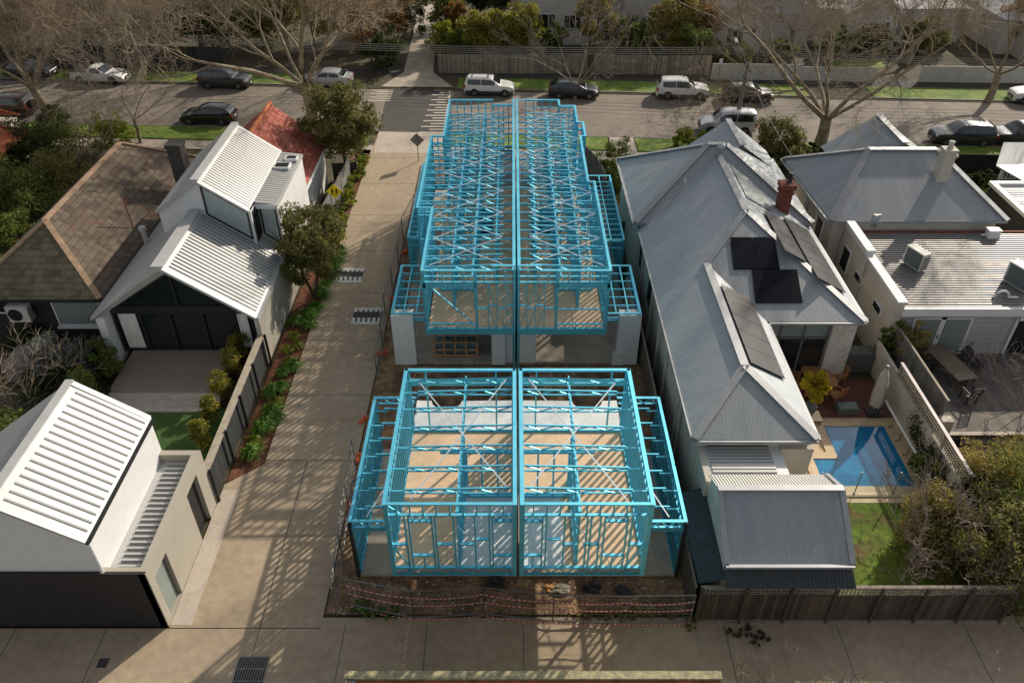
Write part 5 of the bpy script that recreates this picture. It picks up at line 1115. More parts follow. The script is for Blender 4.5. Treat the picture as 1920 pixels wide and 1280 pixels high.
def car(kind, pcol, loc, rz, label, name='parked_car', lower=None, rack=False, cat='car', spare=False, tray=False):
    L, W, pr, side, ws, rw = PROF[kind]; w_ = W/2
    root = empty(name, loc, rz, label, cat, 'cars parked along the street')
    def prof(x):
        for i in range(len(pr)-1):
            if pr[i][0] <= x <= pr[i+1][0]:
                t = (x-pr[i][0])/(pr[i+1][0]-pr[i][0]); return pr[i][1]+(pr[i+1][1]-pr[i][1])*t, pr[i][2]+(pr[i+1][2]-pr[i][2])*t
        return pr[-1][1:] if x > 0 else pr[0][1:]
    def wid(x):
        e = abs(x)/(L/2); return w_*(1-.10*max(0, e-.55)/.45-.12*max(0, e-.88)/.12)
    def pt(x, t, out=0):        # t 0 belt..1 roof edge
        zb, zt = prof(x); h = zt-zb; y = wid(x)*(1-.26*min(1, h/.6)*t)
        return y+out, zb+(h-.05*min(1,h/.3))*t
    xs = sorted(set([p[0] for p in pr]+[-1.35,1.35,-.9,.9]))
    m = MB(); rings = []
    for x in xs:
        zb, zt = prof(x); ww = wid(x); ye, ze_ = pt(x, 1)
        half = [(ww*.86,.2),(ww*.98,.34),(ww,.6),(ww*.985,zb),(ye,ze_),(ye*.72,zt-.004),(0,zt)]
        ring = [(x,-a,b) for a,b in half]+[(x,a,b) for a,b in reversed(half[:-1])]
        rings.append(len(m.v)); m.v += ring
    k = 13
    for i in range(len(xs)-1):
        for j in range(k-1): a = rings[i]+j; b = rings[i+1]+j; m.f.append((a, b, b+1, a+1)); m.m.append(0)
        m.f.append((rings[i+1], rings[i], rings[i]+k-1, rings[i+1]+k-1)); m.m.append(0)
    m.f.append(tuple(reversed(range(rings[-1], rings[-1]+k)))); m.m.append(0); m.f.append(tuple(range(rings[0], rings[0]+k))); m.m.append(0)
    m.f = [tuple(reversed(f)) for f in m.f]
    body = m.build('body', PAINT[pcol], root, smooth=False, local=True)
    bv = body.modifiers.new('round', 'BEVEL'); bv.width = .05; bv.segments = 2; bv.limit_method = 'ANGLE'; bv.angle_limit = R(22)
    for p in body.data.polygons: p.use_smooth = True
    # glass
    for s in (-1, 1):
        a, b = side; mid = (a+b)/2
        for x0, x1 in ((a+.04, mid-.03), (mid+.03, b)) if kind != 'ute' else ((a+.05,b),):
            m = MB(); n = 4; pl = []
            for i in range(n+1): x = x0+(x1-x0)*i/n; y, z = pt(x, .12, .012); pl.append((x, s*y, z))
            for i in reversed(range(n+1)): x = x0+(x1-x0)*i/n; y, z = pt(x, .86, .012); pl.append((x, s*y, z))
            if s < 0: pl.reverse()
            pl.reverse(); m.poly(pl); m.build('side_window', car_glass, root, local=True)
    for nm, (a, b) in (('windscreen', ws), ('rear_window', rw)):
        m = MB(); n = 4; g = []
        lo = a; hi = b
        for i in range(n+1):
            x = lo+(hi-lo)*(.08+.84*i/n); zb, zt = prof(x); y, z = pt(x, 1); sg = 1 if nm == 'windscreen' else -1
            g.append([(x+.012*sg, -y*.88, zt+.004), (x+.015*sg, 0, zt+.016), (x+.012*sg, y*.88, zt+.004)])
        for i in range(n):
            for j in range(2): m.poly([g[i][j], g[i+1][j], g[i+1][j+1], g[i][j+1]])
        m.build(nm, car_glass, root, local=True)
    if lower:
        m = MB()
        for s in (-1,1): m.box(-L/2+.12, L/2-.12, s*w_*.985-.02, s*w_*.985+.03, .24, .5)
        m.build('lower_cladding', PAINT[lower], root, local=True)
    wb = L*.30; rr_ = .335 if kind in ('suv','ute','van') else .31
    for sx in (-1, 1):
        for s in (-1, 1):
            c = Vector((sx*wb+(.05 if kind != 'ute' else 0), s*(w_-.09), rr_)); wh = MB()
            a0 = MB(); a0.tube([c+Vector((0,s*.078,.02)), c+Vector((0,s*.094,.02))], rr_*1.16, 20); a0.build('wheel_arch', blackp, root, local=True)
            wh.tube([c-Vector((0,s*.11,0)), c+Vector((0,s*.10,0)), c+Vector((0,s*.112,0))], [rr_, rr_, rr_*.9], 20); t = wh.build('wheel', rubber, root, local=True)
            rm = MB(); rm.tube([c+Vector((0,s*.1,0)), c+Vector((0,s*.116,0))], rr_*.25, 12)
            for q in range(7):
                an = q*6.283/7; rm.bar(c+Vector((0,s*.118,0)), c+Vector((math.cos(an)*rr_*.62,s*.118,math.sin(an)*rr_*.62)), .055, .02, up=(0,1,0))
            ri = rm.build('rim', alloy, t, local=True)
    for s in (-1, 1):
        x = L/2-.16; m = MB(); zb, zt = prof(x-.15); m.box(x-.2, x+.06, s*w_*.72-.17, s*w_*.72+.12, zb-.17, zb-.04); m.build('headlight', lampw, root, local=True)
        x = -L/2; m = MB(); m.box(x-.015, x+.12, s*w_*.78-.11, s*w_*.78+.1, .72, .98 if kind in ('suv','wagon','van') else .88); m.build('tail_light', lampr, root, local=True)
        m = MB(); yy, zz = pt(ws[1]-.25, .1); m.box(ws[1]-.42, ws[1]-.28, s*(yy+.02)-.02, s*(yy+.12)+.02, zz, zz+.13); m.build('mirror', PAINT[pcol], root, local=True)
    m = MB(); m.box(L/2-.02, L/2+.03, -w_*.45, w_*.45, .36, .62); m.build('grille', blackp, root, local=True)
    m = MB(); m.box(L/2+.03, L/2+.04, -.19, .19, .40, .5); m.box(-L/2-.03,-L/2-.01,-.19,.19,.55,.66); m.build('number_plate', white_m, root, local=True)
    if rack:
        m = MB(); zr = max(p[2] for p in pr)
        for s in (-1,1): m.box(-1.6,.1,s*w_*.6-.02,s*w_*.6+.02,zr+.02,zr+.06)
        for x in (-1.5,-.1): m.box(x-.03,x+.03,-w_*.6,w_*.6,zr+.05,zr+.08)
        m.build('roof_rack', dark, root, local=True)
    if spare: m = MB(); m.tube([(-L/2-.02,.1,.95),(-L/2-.24,.1,.95)], .36, 18); m.build('spare_wheel', rubber, root, local=True)
    if tray: m = MB(); m.box(-2.45,-.78,-w_*.84,w_*.84,.985,1.03); m.build('tray_cover', blackp, root, local=True)
    return root
ST = math.atan(SL)
def carpx(u, v, kind, pcol, face, label, dz=0, **k):
    p = P(u, v, 0.0); return car(kind, pcol, (p.x, p.y+.85, 0.004), ST+(0 if face > 0 else math.pi)+dz, label, **k)
carpx(184,158,'ute','white',1,'white utility with a black tray cover parked across the street', name='utility_truck', cat='ute', tray=True, dz=R(-2))
carpx(10,219,'suv','bronze',-1,'brown four wheel drive with a rear spare wheel at the far left', spare=True, dz=R(-4), lower='charcoal')
carpx(388,236,'hatch','black',-1,'shiny black hatchback parked on the near kerb behind the white house', dz=R(2))
carpx(420,168,'suv','charcoal',1,'dark grey wagon half hidden by the bare branches of the big plane tree', rack=True)
carpx(612,166,'sedan','silver',-1,'silver sedan half hidden behind the plane tree trunk')
carpx(918,182,'wagon','white',1,'white wagon with grey lower panels opposite the framed houses', lower='charcoal', rack=True)
carpx(1076,187,'hatch','navy',1,'dark blue grey car behind the broken bare tree')
carpx(1281,188,'suv','white',1,'clean white sport utility with black roof rails across the street', lower='charcoal')
carpx(1404,194,'hatch','brown',1,'brown grey hatchback beside the leaning timber power pole', rack=True)
carpx(1365,254,'van','silver',-1,'silver people mover parked on the near kerb behind the grey gable')
carpx(1808,276,'suv','navy',-1,'glossy dark wagon reflecting the sun by the cream chimney', rack=True)
carpx(1918,276,'suv','charcoal',-1,'dark grey wagon cut off at the right edge')
carpx(1952,197,'suv','white',-1,'white car across the street cut off at the right edge', lower='charcoal')
carpx(52,148,'sedan','charcoal',1,'dark grey sedan seen through bare branches at the far left')
# ---------------- poles, wires, signs ----------------
def power_pole(base, top, label, arm_px, arm_z, cross):
    r = empty('power_pole', base, 0, label, 'power pole'); b = Vector(base); t = Vector(top)
    m = MB(); m.tube([b-Vector((0,0,.2)), b.lerp(t,.5), t], [.19,.16,.12], 10); m.build('pole', wood_pole, r)
    m = MB()
    for z, l in cross:
        c = b.lerp(t, z/t.z); m.box(c.x-.06,c.x+.06,c.y-l,c.y+l,z-.06,z+.06)
    m.build('cross_arm', wood_pole, r)
    for z, l in cross:
        c = b.lerp(t, z/t.z)
        for k in (-l*.9,-l*.35,l*.35,l*.9): m = MB(); m.lathe((c.x,c.y+k,z+.06), [(.03,0),(.06,.04),(.04,.09),(.05,.14)], 8); m.build('insulator', dark, r)
    a = b.lerp(t, arm_z/t.z); q = Vector(arm_px); m = MB(); m.tube([a, a.lerp(q,.5)+Vector((0,0,.2)), q], .035, 6); m.build('lamp_arm', galv, r)
    m = MB(); d = (q-a).normalized(); m.bar(q-d*.15, q+d*.55, .22, .1); m.build('lamp_head', white_m, r)
    return r
b1 = P(250,146,0); t1 = PY(226,60,b1.y-.2); l1 = PY(256,42,b1.y-2.0)
power_pole(b1, t1, 'weathered timber pole with a street lamp beside the white utility', l1, t1.z-.4, ((t1.z-.5,1.1),(t1.z-1.6,.7)))
b2 = P(1378,243,0); t2 = PY(1403,118,b2.y); l2 = PY(1381,78,b2.y+3.5)
power_pole(b2, t2, 'timber pole with a long lamp arm behind the silver people mover', l2, t2.z-.3, ((t2.z-.4,.9),(t2.z-1.3,.6)))
wire_m = mat('power_wire', (.28,.27,.25), .6, 0, 0)
def wire(p, q, sag, label, n=16, r=.028):
    p = Vector(p); q = Vector(q); m = MB(); pts = []
    for i in range(n+1): t = i/n; c = p.lerp(q, t); c.z -= sag*4*t*(1-t); pts.append(c)
    m.tube(pts, r, 4); return tag(m.build('power_line', wire_m), label, 'power line', 'overhead power lines')
LW = 'thin overhead power line strung along the far side of the street'
for k, (va, vb, vc) in enumerate(((58,98,150),(64,104,156),(70,110,162),(76,118,170))):
    A_ = PY(226,va,b1.y); B_ = PY(1403,118+k*5,b1.y-7)
    y_ = b1.y-3.5; zz = A_.z
    wire((A_.x,b1.y+k*.3,zz-.0), (t2.x,b2.y+8.5+k*.35,zz-.3), .55, LW); wire((t2.x,b2.y+8.5+k*.35,zz-.3), (80,b2.y+4+k*.35,zz-.5), .5, LW); wire((-70,b1.y+2+k*.3,zz), (A_.x,b1.y+k*.3,zz), .5, LW)
wire(t2-Vector((0,0,.5)), (17.2,45.5,4.6), .3, 'service wire running down to the parapet house eave')
wire(t2-Vector((0,0,.3)), (t2.x-.2,b2.y+9,t1.z-.5), .2, 'cross street service wire from the timber pole with the long lamp arm')
def sign(base, h, size, front, back, label, rz=0, icon=None):
    r = empty('road_sign', base, rz, label, 'road sign'); m = MB(); m.tube([(0,0,0),(0,0,h+size*.5)], .03, 8); m.build('post', galv, r, local=True)
    def dia(m_, y, s): m_.solid([(0,y,h-s),(s,y,h),(0,y,h+s),(-s,y,h),(0,y+.015,h-s),(s,y+.015,h),(0,y+.015,h+s),(-s,y+.015,h)], [(0,1,2,3),(7,6,5,4),(0,4,5,1),(1,5,6,2),(2,6,7,3),(3,7,4,0)])
    m = MB(); dia(m, -.05, size); m.build('sign_plate', front, r, local=True)
    if icon:
        m = MB(); y = -.056
        for ox, k in ((-.13,1.0),(.13,.85)):
            m.lathe((ox,y-.0,h+.17*k), [(.001,-.045),(.05,0),(.001,.045)], 8); m.bar((ox,y,h+.12*k),(ox,y,h-.04),.09,.012,up=(0,1,0)); m.bar((ox,y,h-.04),(ox-.07,y,h-.24*k),.04,.012,up=(0,1,0)); m.bar((ox,y,h-.04),(ox+.07,y,h-.24*k),.04,.012,up=(0,1,0)); m.bar((ox,y,h+.08),(ox+.09,y,h-.0),.03,.012,up=(0,1,0)); m.bar((ox,y,h+.08),(ox-.09,y,h+.0),.03,.012,up=(0,1,0))
        m.build('symbol', blackp, r, local=True)
yel = mat('sign_yellow', (.75,.55,.01), .5, 0, 0)
p = P(785,303,0); q = PY(784,262,p.y); sign((p.x,p.y,0), q.z, .52, galv, galv, 'grey back of a diamond road sign beside the site fence')
p = P(634,430,0); q = PY(626,361,p.y-.2); sign((q.x,p.y,0), q.z, .5, yel, galv, 'yellow diamond sign with two walking figures in the planted bed', icon=True)
p = P(1343,172,0); r = empty('parking_sign', p, 0, 'small white parking sign on a thin pole beside the clean white car', 'parking sign'); m = MB(); m.tube([(p.x,p.y,0),(p.x,p.y,2.9)], .025, 6); m.build('post', galv, r); m = MB(); m.box(p.x-.15,p.x+.15,p.y-.05,p.y-.03,2.4,2.9); m.build('plate', white_m, r)
# speed humps in the driveway
def speed_hump(x, y, label):
    r = empty('speed_hump', (x,y,.04), 0, label, 'speed hump', 'rubber speed humps in the driveway'); w2, l2, h = .78, .62, .07
    m = MB(); m.solid([(-w2,-l2,0),(w2,-l2,0),(w2,l2,0),(-w2,l2,0),(-w2*.9,-l2*.45,h),(w2*.9,-l2*.45,h),(w2*.9,l2*.45,h),(-w2*.9,l2*.45,h)], [(4,5,6,7),(0,1,5,4),(1,2,6,5),(2,3,7,6),(3,0,4,7)]); m.build('hump', hump, r, local=True)
    for s in (-1,1):
        m = MB()
        m.box(-w2-.03,w2+.03,s*(l2+.05)-.09,s*(l2+.05)+.09,.0,.014)
        for i in range(6):
            xx = -w2*.88+i*w2*1.76/5; m.bar((xx,s*(l2+.0),.014),(xx,s*l2*.45,.076),.17,.008)
        m.build('white_teeth', humpw, r, local=True)
p = P(655,516,.04); speed_hump(p.x, p.y, 'black speed hump with white teeth, the farther of the two'); p = P(689,592,.04); speed_hump(p.x, p.y, 'black speed hump with white teeth, the nearer of the two')
# temporary mesh fencing, orange feet, tape
tape_m = mat('hazard_tape', (.55,.09,.09), .6, 0, 0); t_ = tape_m.node_tree
g_ = t_.nodes.new('ShaderNodeNewGeometry'); sx_ = t_.nodes.new('ShaderNodeSeparateXYZ'); t_.links.new(g_.outputs['Position'], sx_.inputs[0])
mu_ = t_.nodes.new('ShaderNodeMath'); mu_.operation = 'ADD'; t_.links.new(sx_.outputs[0], mu_.inputs[0]); t_.links.new(sx_.outputs[1], mu_.inputs[1])
m3 = t_.nodes.new('ShaderNodeMath'); m3.operation = 'MULTIPLY'; m3.inputs[1].default_value = 6; t_.links.new(mu_.outputs[0], m3.inputs[0]); f3 = t_.nodes.new('ShaderNodeMath'); f3.operation = 'FRACT'; t_.links.new(m3.outputs[0], f3.inputs[0])
g3 = t_.nodes.new('ShaderNodeMath'); g3.operation = 'GREATER_THAN'; g3.inputs[1].default_value = .5; t_.links.new(f3.outputs[0], g3.inputs[0]); x3 = t_.nodes.new('ShaderNodeMix'); x3.data_type = 'RGBA'; x3.inputs[6].default_value = (.55,.07,.07,1); x3.inputs[7].default_value = (.62,.50,.46,1); t_.links.new(g3.outputs[0], x3.inputs[0]); t_.links.new(x3.outputs[2], t_.nodes['Principled BSDF'].inputs['Base Color'])
def mesh_fence(a, b, label, h=1.75, group='temporary mesh fence panels', tilt=0):
    a = Vector((*a,.12)); b = Vector((*b,.12)); r = empty('mesh_fence_panel', (a.x,a.y,0), 0, label, 'site fence', group)
    up = Vector((0,tilt,h-.12)); m = MB(); m.tube([a,a+up],.025,8); m.tube([b,b+up],.025,8); m.tube([a+up,b+up],.025,8); m.tube([a+up*.06,b+up*.06],.025,8); mid = a.lerp(b,.5); m.build('frame', galv, r)
    m = MB(); L = (b-a).length; n = int(L/.14)
    for i in range(1,n): q = a.lerp(b,i/n); m.tube([q+up*.06,q+up],.003,3,cap=False)
    for i in range(1,9): m.tube([a+up*(i/9),b+up*(i/9)],.003,3,cap=False)
    m.build('mesh', galv, r)
    return r
FP = [P(657,1140,0),P(778,1164,0),P(907,1157,0),P(1036,1170,0),P(1163,1173,0),P(1292,1171,0)]
for i, lb in enumerate(('leftmost mesh fence panel in front of the frames, with green weeds behind it','mesh fence panel facing the lane, second from the driveway corner','mesh fence panel in the middle of the lane frontage','mesh fence panel in front of the sunlit soil patch','mesh fence panel ending at the brown lane fence')):
    mesh_fence(FP[i].xy, FP[i+1].xy, lb, tilt=.0)
def tape(h, sg, label):
    m = MB(); w__ = .05
    for i in range(5):
        a = FP[i]+Vector((0,-.06,h)); b = FP[i+1]+Vector((0,-.06,h)); n = 10
        for k in range(n):
            def q(t): c = a.lerp(b,t); c.z -= sg*4*t*(1-t); return c
            m.bar(q(k/n), q((k+1)/n), .012, w__*(1 if k % 2 else .8), up=(0,0,1))
    return tag(m.build('hazard_tape', tape_m), label, 'hazard tape')
tape(1.45,.13,'topmost strand of red and white tape on the lane fence panels'); tape(1.0,.08,'middle strand of red and white tape on the lane fence panels'); tape(.22,.12,'lowest sagging strand of red and white tape by the lane')
lf = [(-6.25,16.6),(-6.45,19.0),(-6.6,21.4),(-6.7,23.8),(-6.55,29.6),(-6.65,32.2),(-6.8,34.8),(-6.75,37.4),(-6.7,40),(-6.75,43),(-6.2,46.6)]
for i in range(len(lf)-1):
    if i == 3: continue
    mesh_fence(lf[i], lf[i+1], ['mesh panel at the driveway corner of the site','mesh panel beside the nearer left wing','mesh panel beside the rear of the nearer left wing','','mesh panel opposite the nearer speed hump','mesh panel opposite the farther speed hump','mesh panel beside the left garage wing','mesh panel beside the tall side wing, lower end','mesh panel beside the tall side wing, upper end','leaning mesh panel near the diamond sign'][i])
for i, (u, v, lb) in enumerate(((737,560,'orange block foot beside the left white pier'),(716,662,'orange block foot lying on soil beside the nearer speed hump'),(760,473,'orange block foot beside the tall left side wing'),(682,787,'orange block foot at the rear of the nearer left wing'),(672,858,'orange block foot beside the nearer left wing'),(654,946,'orange block foot closest to the lane corner'))):
    p = P(u,v,.05); r = empty('fence_foot', (p.x,p.y,.015), R(20*i), lb, 'fence foot'); m = MB(); m.solid([(-.3,-.11,0),(.3,-.11,0),(.3,.11,0),(-.3,.11,0),(-.24,-.08,.14),(.24,-.08,.14),(.24,.08,.14),(-.24,.08,.14)],[(0,3,2,1),(4,5,6,7),(0,1,5,4),(1,2,6,5),(2,3,7,6),(3,0,4,7)]); m.build('block', orange, r, local=True); m = MB(); m.tube([(.1,0,.1),(.1,0,.2)],.04,8); m.build('socket', orange, r, local=True)
# glass crate in the garage
p = P(850,655,.3); r = empty('glass_crate', (p.x,p.y,.12), 0, 'timber crate holding glass sheets on the garage slab', 'crate'); pine = mat('pine_crate', (.42,.22,.10), .8, 0, .2, 4); cx, cy = -2.85, 32.1
m = MB()
for i in range(5): x = cx-1.1+i*.55; m.box(x-.05,x+.05,cy-.62,cy+.62,.9,.95); m.box(x-.05,x+.05,cy-.66,cy-.62,.12,.95)
for j in range(3): y = cy-.58+j*.58; m.box(cx-1.15,cx+1.15,y-.05,y+.05,.96,1.0)
for z in (.2,.55): m.box(cx-1.15,cx+1.15,cy-.71,cy-.67,z,z+.1)
m.build('slats', pine, r); m = MB(); m.box(cx-1.0,cx+1.0,cy-.5,cy+.5,.25,.86); m.build('glass_stack', mat('stacked_glass', (.10,.17,.19), .15, 0, .2, 3), r)
# debris at the lane edge and between the blocks
rd = random.Random(9)
def lump(name, c, s, mt, label, cat, seed=0):
    rr2 = random.Random(seed); m = MB(); n = 10; rings = []
    for i in range(6):
        ph = math.pi*i/5
        for j in range(n): a = 6.283*j/n; k = s*(.35+1.1*rr2.random()); m.v.append((c[0]+k*math.sin(ph)*math.cos(a)*1.6, c[1]+k*math.sin(ph)*math.sin(a), max(c[2]+k*math.cos(ph)*.28, .02)))
    for i in range(5):
        for j in range(n): m.f.append((i*n+j,(i+1)*n+j,(i+1)*n+(j+1) % n,i*n+(j+1) % n)); m.m.append(0)
    return tag(m.build(name, mt), label, cat)
p = P(1050,1103,.1); lump('plastic_sheet', (p.x,p.y,.08), .22, mat('crumpled_plastic', (.22,.20,.16), .6, 0, .4, 8), 'crumpled pale plastic sheet in the sunlit soil patch', 'plastic sheet', 3)
p = P(1030,1100,.1); lump('sand_lump', (p.x,p.y,.06), .15, mat('ochre_clay', (.42,.22,.08), .9, 0, .2, 4), 'lump of orange clay beside the crumpled plastic', 'clay lump', 5)
dk = mat('dark_plastic_sheet', (.022,.021,.02), .6, 0, .4, 6)
for i, (u, v, s) in enumerate(((925,1092,.28),(1110,1098,.3),(1170,1104,.22))):
    p = P(u,v,.1); lump('dark_membrane', (p.x,p.y,.05), s, dk, ['crumpled black membrane at the slab edge under the left frame','torn black membrane at the slab edge under the right frame','small scrap of black membrane near the lane fence corner'][i], 'membrane', i)
for i in range(4):
    r = None
m = MB()
for i in range(14): a = Vector((2.6+rd.uniform(-.6,1.6), 25.8+rd.uniform(-.2,1.2), .05+i*.02)); m.bar(a, a+Vector((rd.uniform(.8,1.4), rd.uniform(-1.3,.3), 0)), .09, .04)
tag(m.build('steel_offcuts', steel), 'heap of teal steel offcuts on soil between the two right frames', 'steel offcuts')
r = empty('timber_pallet', (-3,26.3,0), 0, 'pallet of stacked timber between the two left frames', 'pallet'); m = MB()
for j in range(3):
    for i in range(8): m.box(-4.2+i*.33,-3.95+i*.33,25.6,27.0,.1+j*.2,.25+j*.2)
m.build('boards', pine, r); m = MB(); 
for y in (25.7,26.8): m.box(-4.3,-1.5,y,y+.1,.0,.1)
m.build('bearers', pine, r)

# site clutter seen in the photograph
p = P(1106,325,0); r = empty('wheelie_bin', (6.0,50.2,0), 0, 'dark green wheelie bin by the curved palings', 'bin'); m = MB(); m.solid([(-.22,-.25,.05),(.22,-.25,.05),(.22,.25,.05),(-.22,.25,.05),(-.28,-.33,1.0),(.28,-.33,1.0),(.28,.36,1.0),(-.28,.36,1.0)],[(3,2,1,0),(4,5,6,7),(0,1,5,4),(1,2,6,5),(2,3,7,6),(3,0,4,7)]); m.build('body', mat('bin_green', (.01,.09,.06), .5), r, local=True)
m = MB(); m.box(-.3,.3,-.36,.38,1.0,1.06); m.build('lid', mat('bin_lid', (.01,.11,.07), .5), r, local=True); m = MB(); m.tube([(-.27,.3,.1),(.27,.3,.1)], .1, 10); m.build('wheel', rubber, r, local=True)
p = P(1146,356,0); lump('orange_tarpaulin', (p.x,p.y,.12), .35, mat('orange_tarp', (.75,.25,.02), .6, 0, .2, 5), 'crumpled orange tarpaulin on the ground beside the grey house corner', 'tarpaulin', 12)
for i, (x, y, a) in enumerate(((-5.0,26.0,20),(-4.9,29.0,80),(.9,26.4,10),(4.6,28.6,60),(-1.0,28.0,35))):
    m = MB(); d = Vector((math.cos(R(a)),math.sin(R(a)),0)); c = Vector((x,y,.06))
    for k in range(3): o = Vector((0,.13*k,.02*k)); m.bar(c+o-d*.9, c+o+d*.9, .1, .045)
    tag(m.build('timber_offcuts', pine), ['loose boards on soil beside the nearer left wing','loose boards by the left white pier','loose boards behind the white deck, right frame','loose boards near the right white pier','loose boards in front of the glass crate garage'][i], 'boards')
m = MB(); rr5 = random.Random(77)
for k in range(260):
    x = rr5.uniform(-6.4,6.2); y = rr5.choice((rr5.uniform(16.7,18.1), rr5.uniform(25,30.6))); s = rr5.uniform(.02,.07)
    m.solid([(x-s,y-s,.01),(x+s,y-s*.8,.01),(x+s*.9,y+s,.01),(x-s,y+s*.7,.01),(x,y,.01+s)],[(0,1,4),(1,2,4),(2,3,4),(3,0,4)])
tag(m.build('gravel', conc_slab), kind='stuff', label='scattered stones and clods on the building site soil', cat='gravel')
# ---------------- far side of the street ----------------
far_g = sheet('garden_soil_far', [(-150,79),(150,60),(150,170),(-150,170)], ground_m, .045)
def far_fence(u0, v0, u1, v1, h, m_, name, label, n=1):
    a = P(u0,v0,0); b = P(u1,v1,0); return fence(name, label, [(a.x,a.y),(b.x,b.y)], h, m_, None)
far_fence(822,138,1100,140,1.8,pal_gx,'paling_fence','grey paling fence striped by branch shadows behind the white wagon')
far_fence(1112,140,1330,142,1.8,pal_gx,'paling_fence','grey paling fence striped by branch shadows left of the white picket fence')
wp = add_wave(mat('white_pickets', (.55,.54,.51), .7, 0, .12, 1.5), 'X', .14, .8, .02, .06, 'GAP')
far_fence(1332,150,1500,152,1.5,wp,'picket_fence','white picket fence in front of the white cottage across the street')
far_fence(1500,152,1640,154,1.3,wp,'picket_fence','low white fence seen through the big plane tree')
far_fence(1720,155,1990,158,1.5,wp,'picket_fence','white fence at the far right across the street')
far_fence(100,118,420,122,1.7,char,'dark_fence','dark fence in deep shade behind the white utility')
lawn_f = sheet('lawn_far', [P(1550,128),P(1660,128),P(1650,112),P(1555,112)], grass_m, .06)
def windowed(root, x0, x1, z0, z1, y, n=2, fm=None, gm=None):
    m = MB(); frame_rect(m, x0, x1, z0, z1, y, .08, .06)
    for i in range(1, n): x = x0+(x1-x0)*i/n; m.box(x-.04, x+.04, y-.05, y, z0+.08, z1-.08)
    f = m.build('window', fm or white_m, root); m = MB(); m.box(x0+.07, x1-.07, y-.02, y-.005, z0+.07, z1-.07); m.build('pane', gm or glass, f)
def apartment():
    r = empty('apartment_building', (6,88,0), 0, 'pale two storey apartment block behind the clipped trees', 'apartment building')
    gw = mat('grey_render', (.55,.55,.53), .85, 0, .1, .6)
    m = MB(); m.box(.9,7.6,83,95,0,8); m.box(11.5,20,85,97,0,8); m.box(7.6,11.5,88,96,0,8); m.build('wall', gw, r)
    for (x0,x1,z0,z1,y) in ((1.6,4.6,4.9,6.2,83),(2.2,4.4,1.6,3.1,83),(5.2,7.0,1.6,3.0,83),(13,16.5,5.0,6.3,85),(17.2,19.4,5.0,6.3,85),(14,16.5,1.5,2.9,85)): windowed(r, x0, x1, z0, z1, y, 3)
    m = MB(); m.box(.7,7.8,82.8,95,8,8.3); m.box(11.3,20.2,84.8,97,8,8.3); m.build('roof', dark, r)
apartment()
def cottage(x0, x1, y0, y1, ze, zr, gx0, gx1, label, wm=None, rm=None, gproj=2.0, win=True):
    r = empty('cottage', ((x0+x1)/2,(y0+y1)/2,0), 0, label, 'cottage'); wm = wm or weather_w
    m = MB(); m.box(x0,x1,y0,y1,0,ze); gm_ = (gx0+gx1)/2; gz = ze+(gx1-gx0)/2*.75
    m.box(gx0,gx1,y0-gproj,y0,0,ze); m.solid([(gx0,y0-gproj,ze),(gx1,y0-gproj,ze),(gm_,y0-gproj,gz-.05)], [(0,1,2)]); m.build('wall', wm, r)
    m = MB(); e = .4; A=(x0-e,y0-e,ze); B=(x1+e,y0-e,ze); C=(x1+e,y1+e,ze); D=(x0-e,y1+e,ze); d_ = (y1-y0)/2+e; E_=(x0+d_*.9,(y0+y1)/2,zr); G_=(x1-d_*.9,(y0+y1)/2,zr)
    m.poly([A,B,G_,E_]); m.poly([B,C,G_]); m.poly([C,D,E_,G_]); m.poly([D,A,E_])
    k = .3; yb = y0+(gz-ze)/(zr-ze)*(d_-e)+.3
    m.slab([(gm_,y0-gproj-k,gz+.05),(gm_,yb,gz+.05),(gx1+k,y0-e,ze-.05),(gx1+k,y0-gproj-k,ze-.1)], .1); m.slab([(gm_,yb,gz+.05),(gm_,y0-gproj-k,gz+.05),(gx0-k,y0-gproj-k,ze-.1),(gx0-k,y0-e,ze-.05)], .1)
    rf = m.build('roof', rm or gr2, r)
    m = MB(); m.bar((gm_,y0-gproj-k-.02,gz+.08),(gx1+k,y0-gproj-k-.02,ze-.05),.06,.22); m.bar((gm_,y0-gproj-k-.02,gz+.08),(gx0-k,y0-gproj-k-.02,ze-.05),.06,.22); m.bar(E_,G_,.3,.1); m.build('barge_board', white_m, r)
    windowed(r, gm_-1.1, gm_+.6, .9, 2.5, y0-gproj-.01, 3, gm=glass)
    if win: windowed(r, gm_+1.2, gm_+1.8, 1.9, 2.6, y0-gproj-.01, 1)
    return r
pc = P(1330,98,0)
cottage(pc.x, pc.x+10, pc.y+1.5, pc.y+10, 3.4, 6.6, pc.x, pc.x+4.8, 'white weatherboard cottage with a gable and three high windows')
cottage(31.5, 46, 84, 96, 3.4, 6.8, 33.5, 38.5, 'pale roofed cottage mostly hidden behind the big plane tree', rm=mat('pale_roof', (.55,.53,.50), .6, .1, .1, 1))
cottage(48, 62, 80, 91, 3.4, 7, 49.5, 54.5, 'grey roofed cottage with a cream front gable at the upper right', rm=mat('grey_cottage_roof', (.42,.41,.40), .6, .1, .1, 1), wm=mat('cream_gable', (.45,.41,.36), .8, 0, .1, 2))
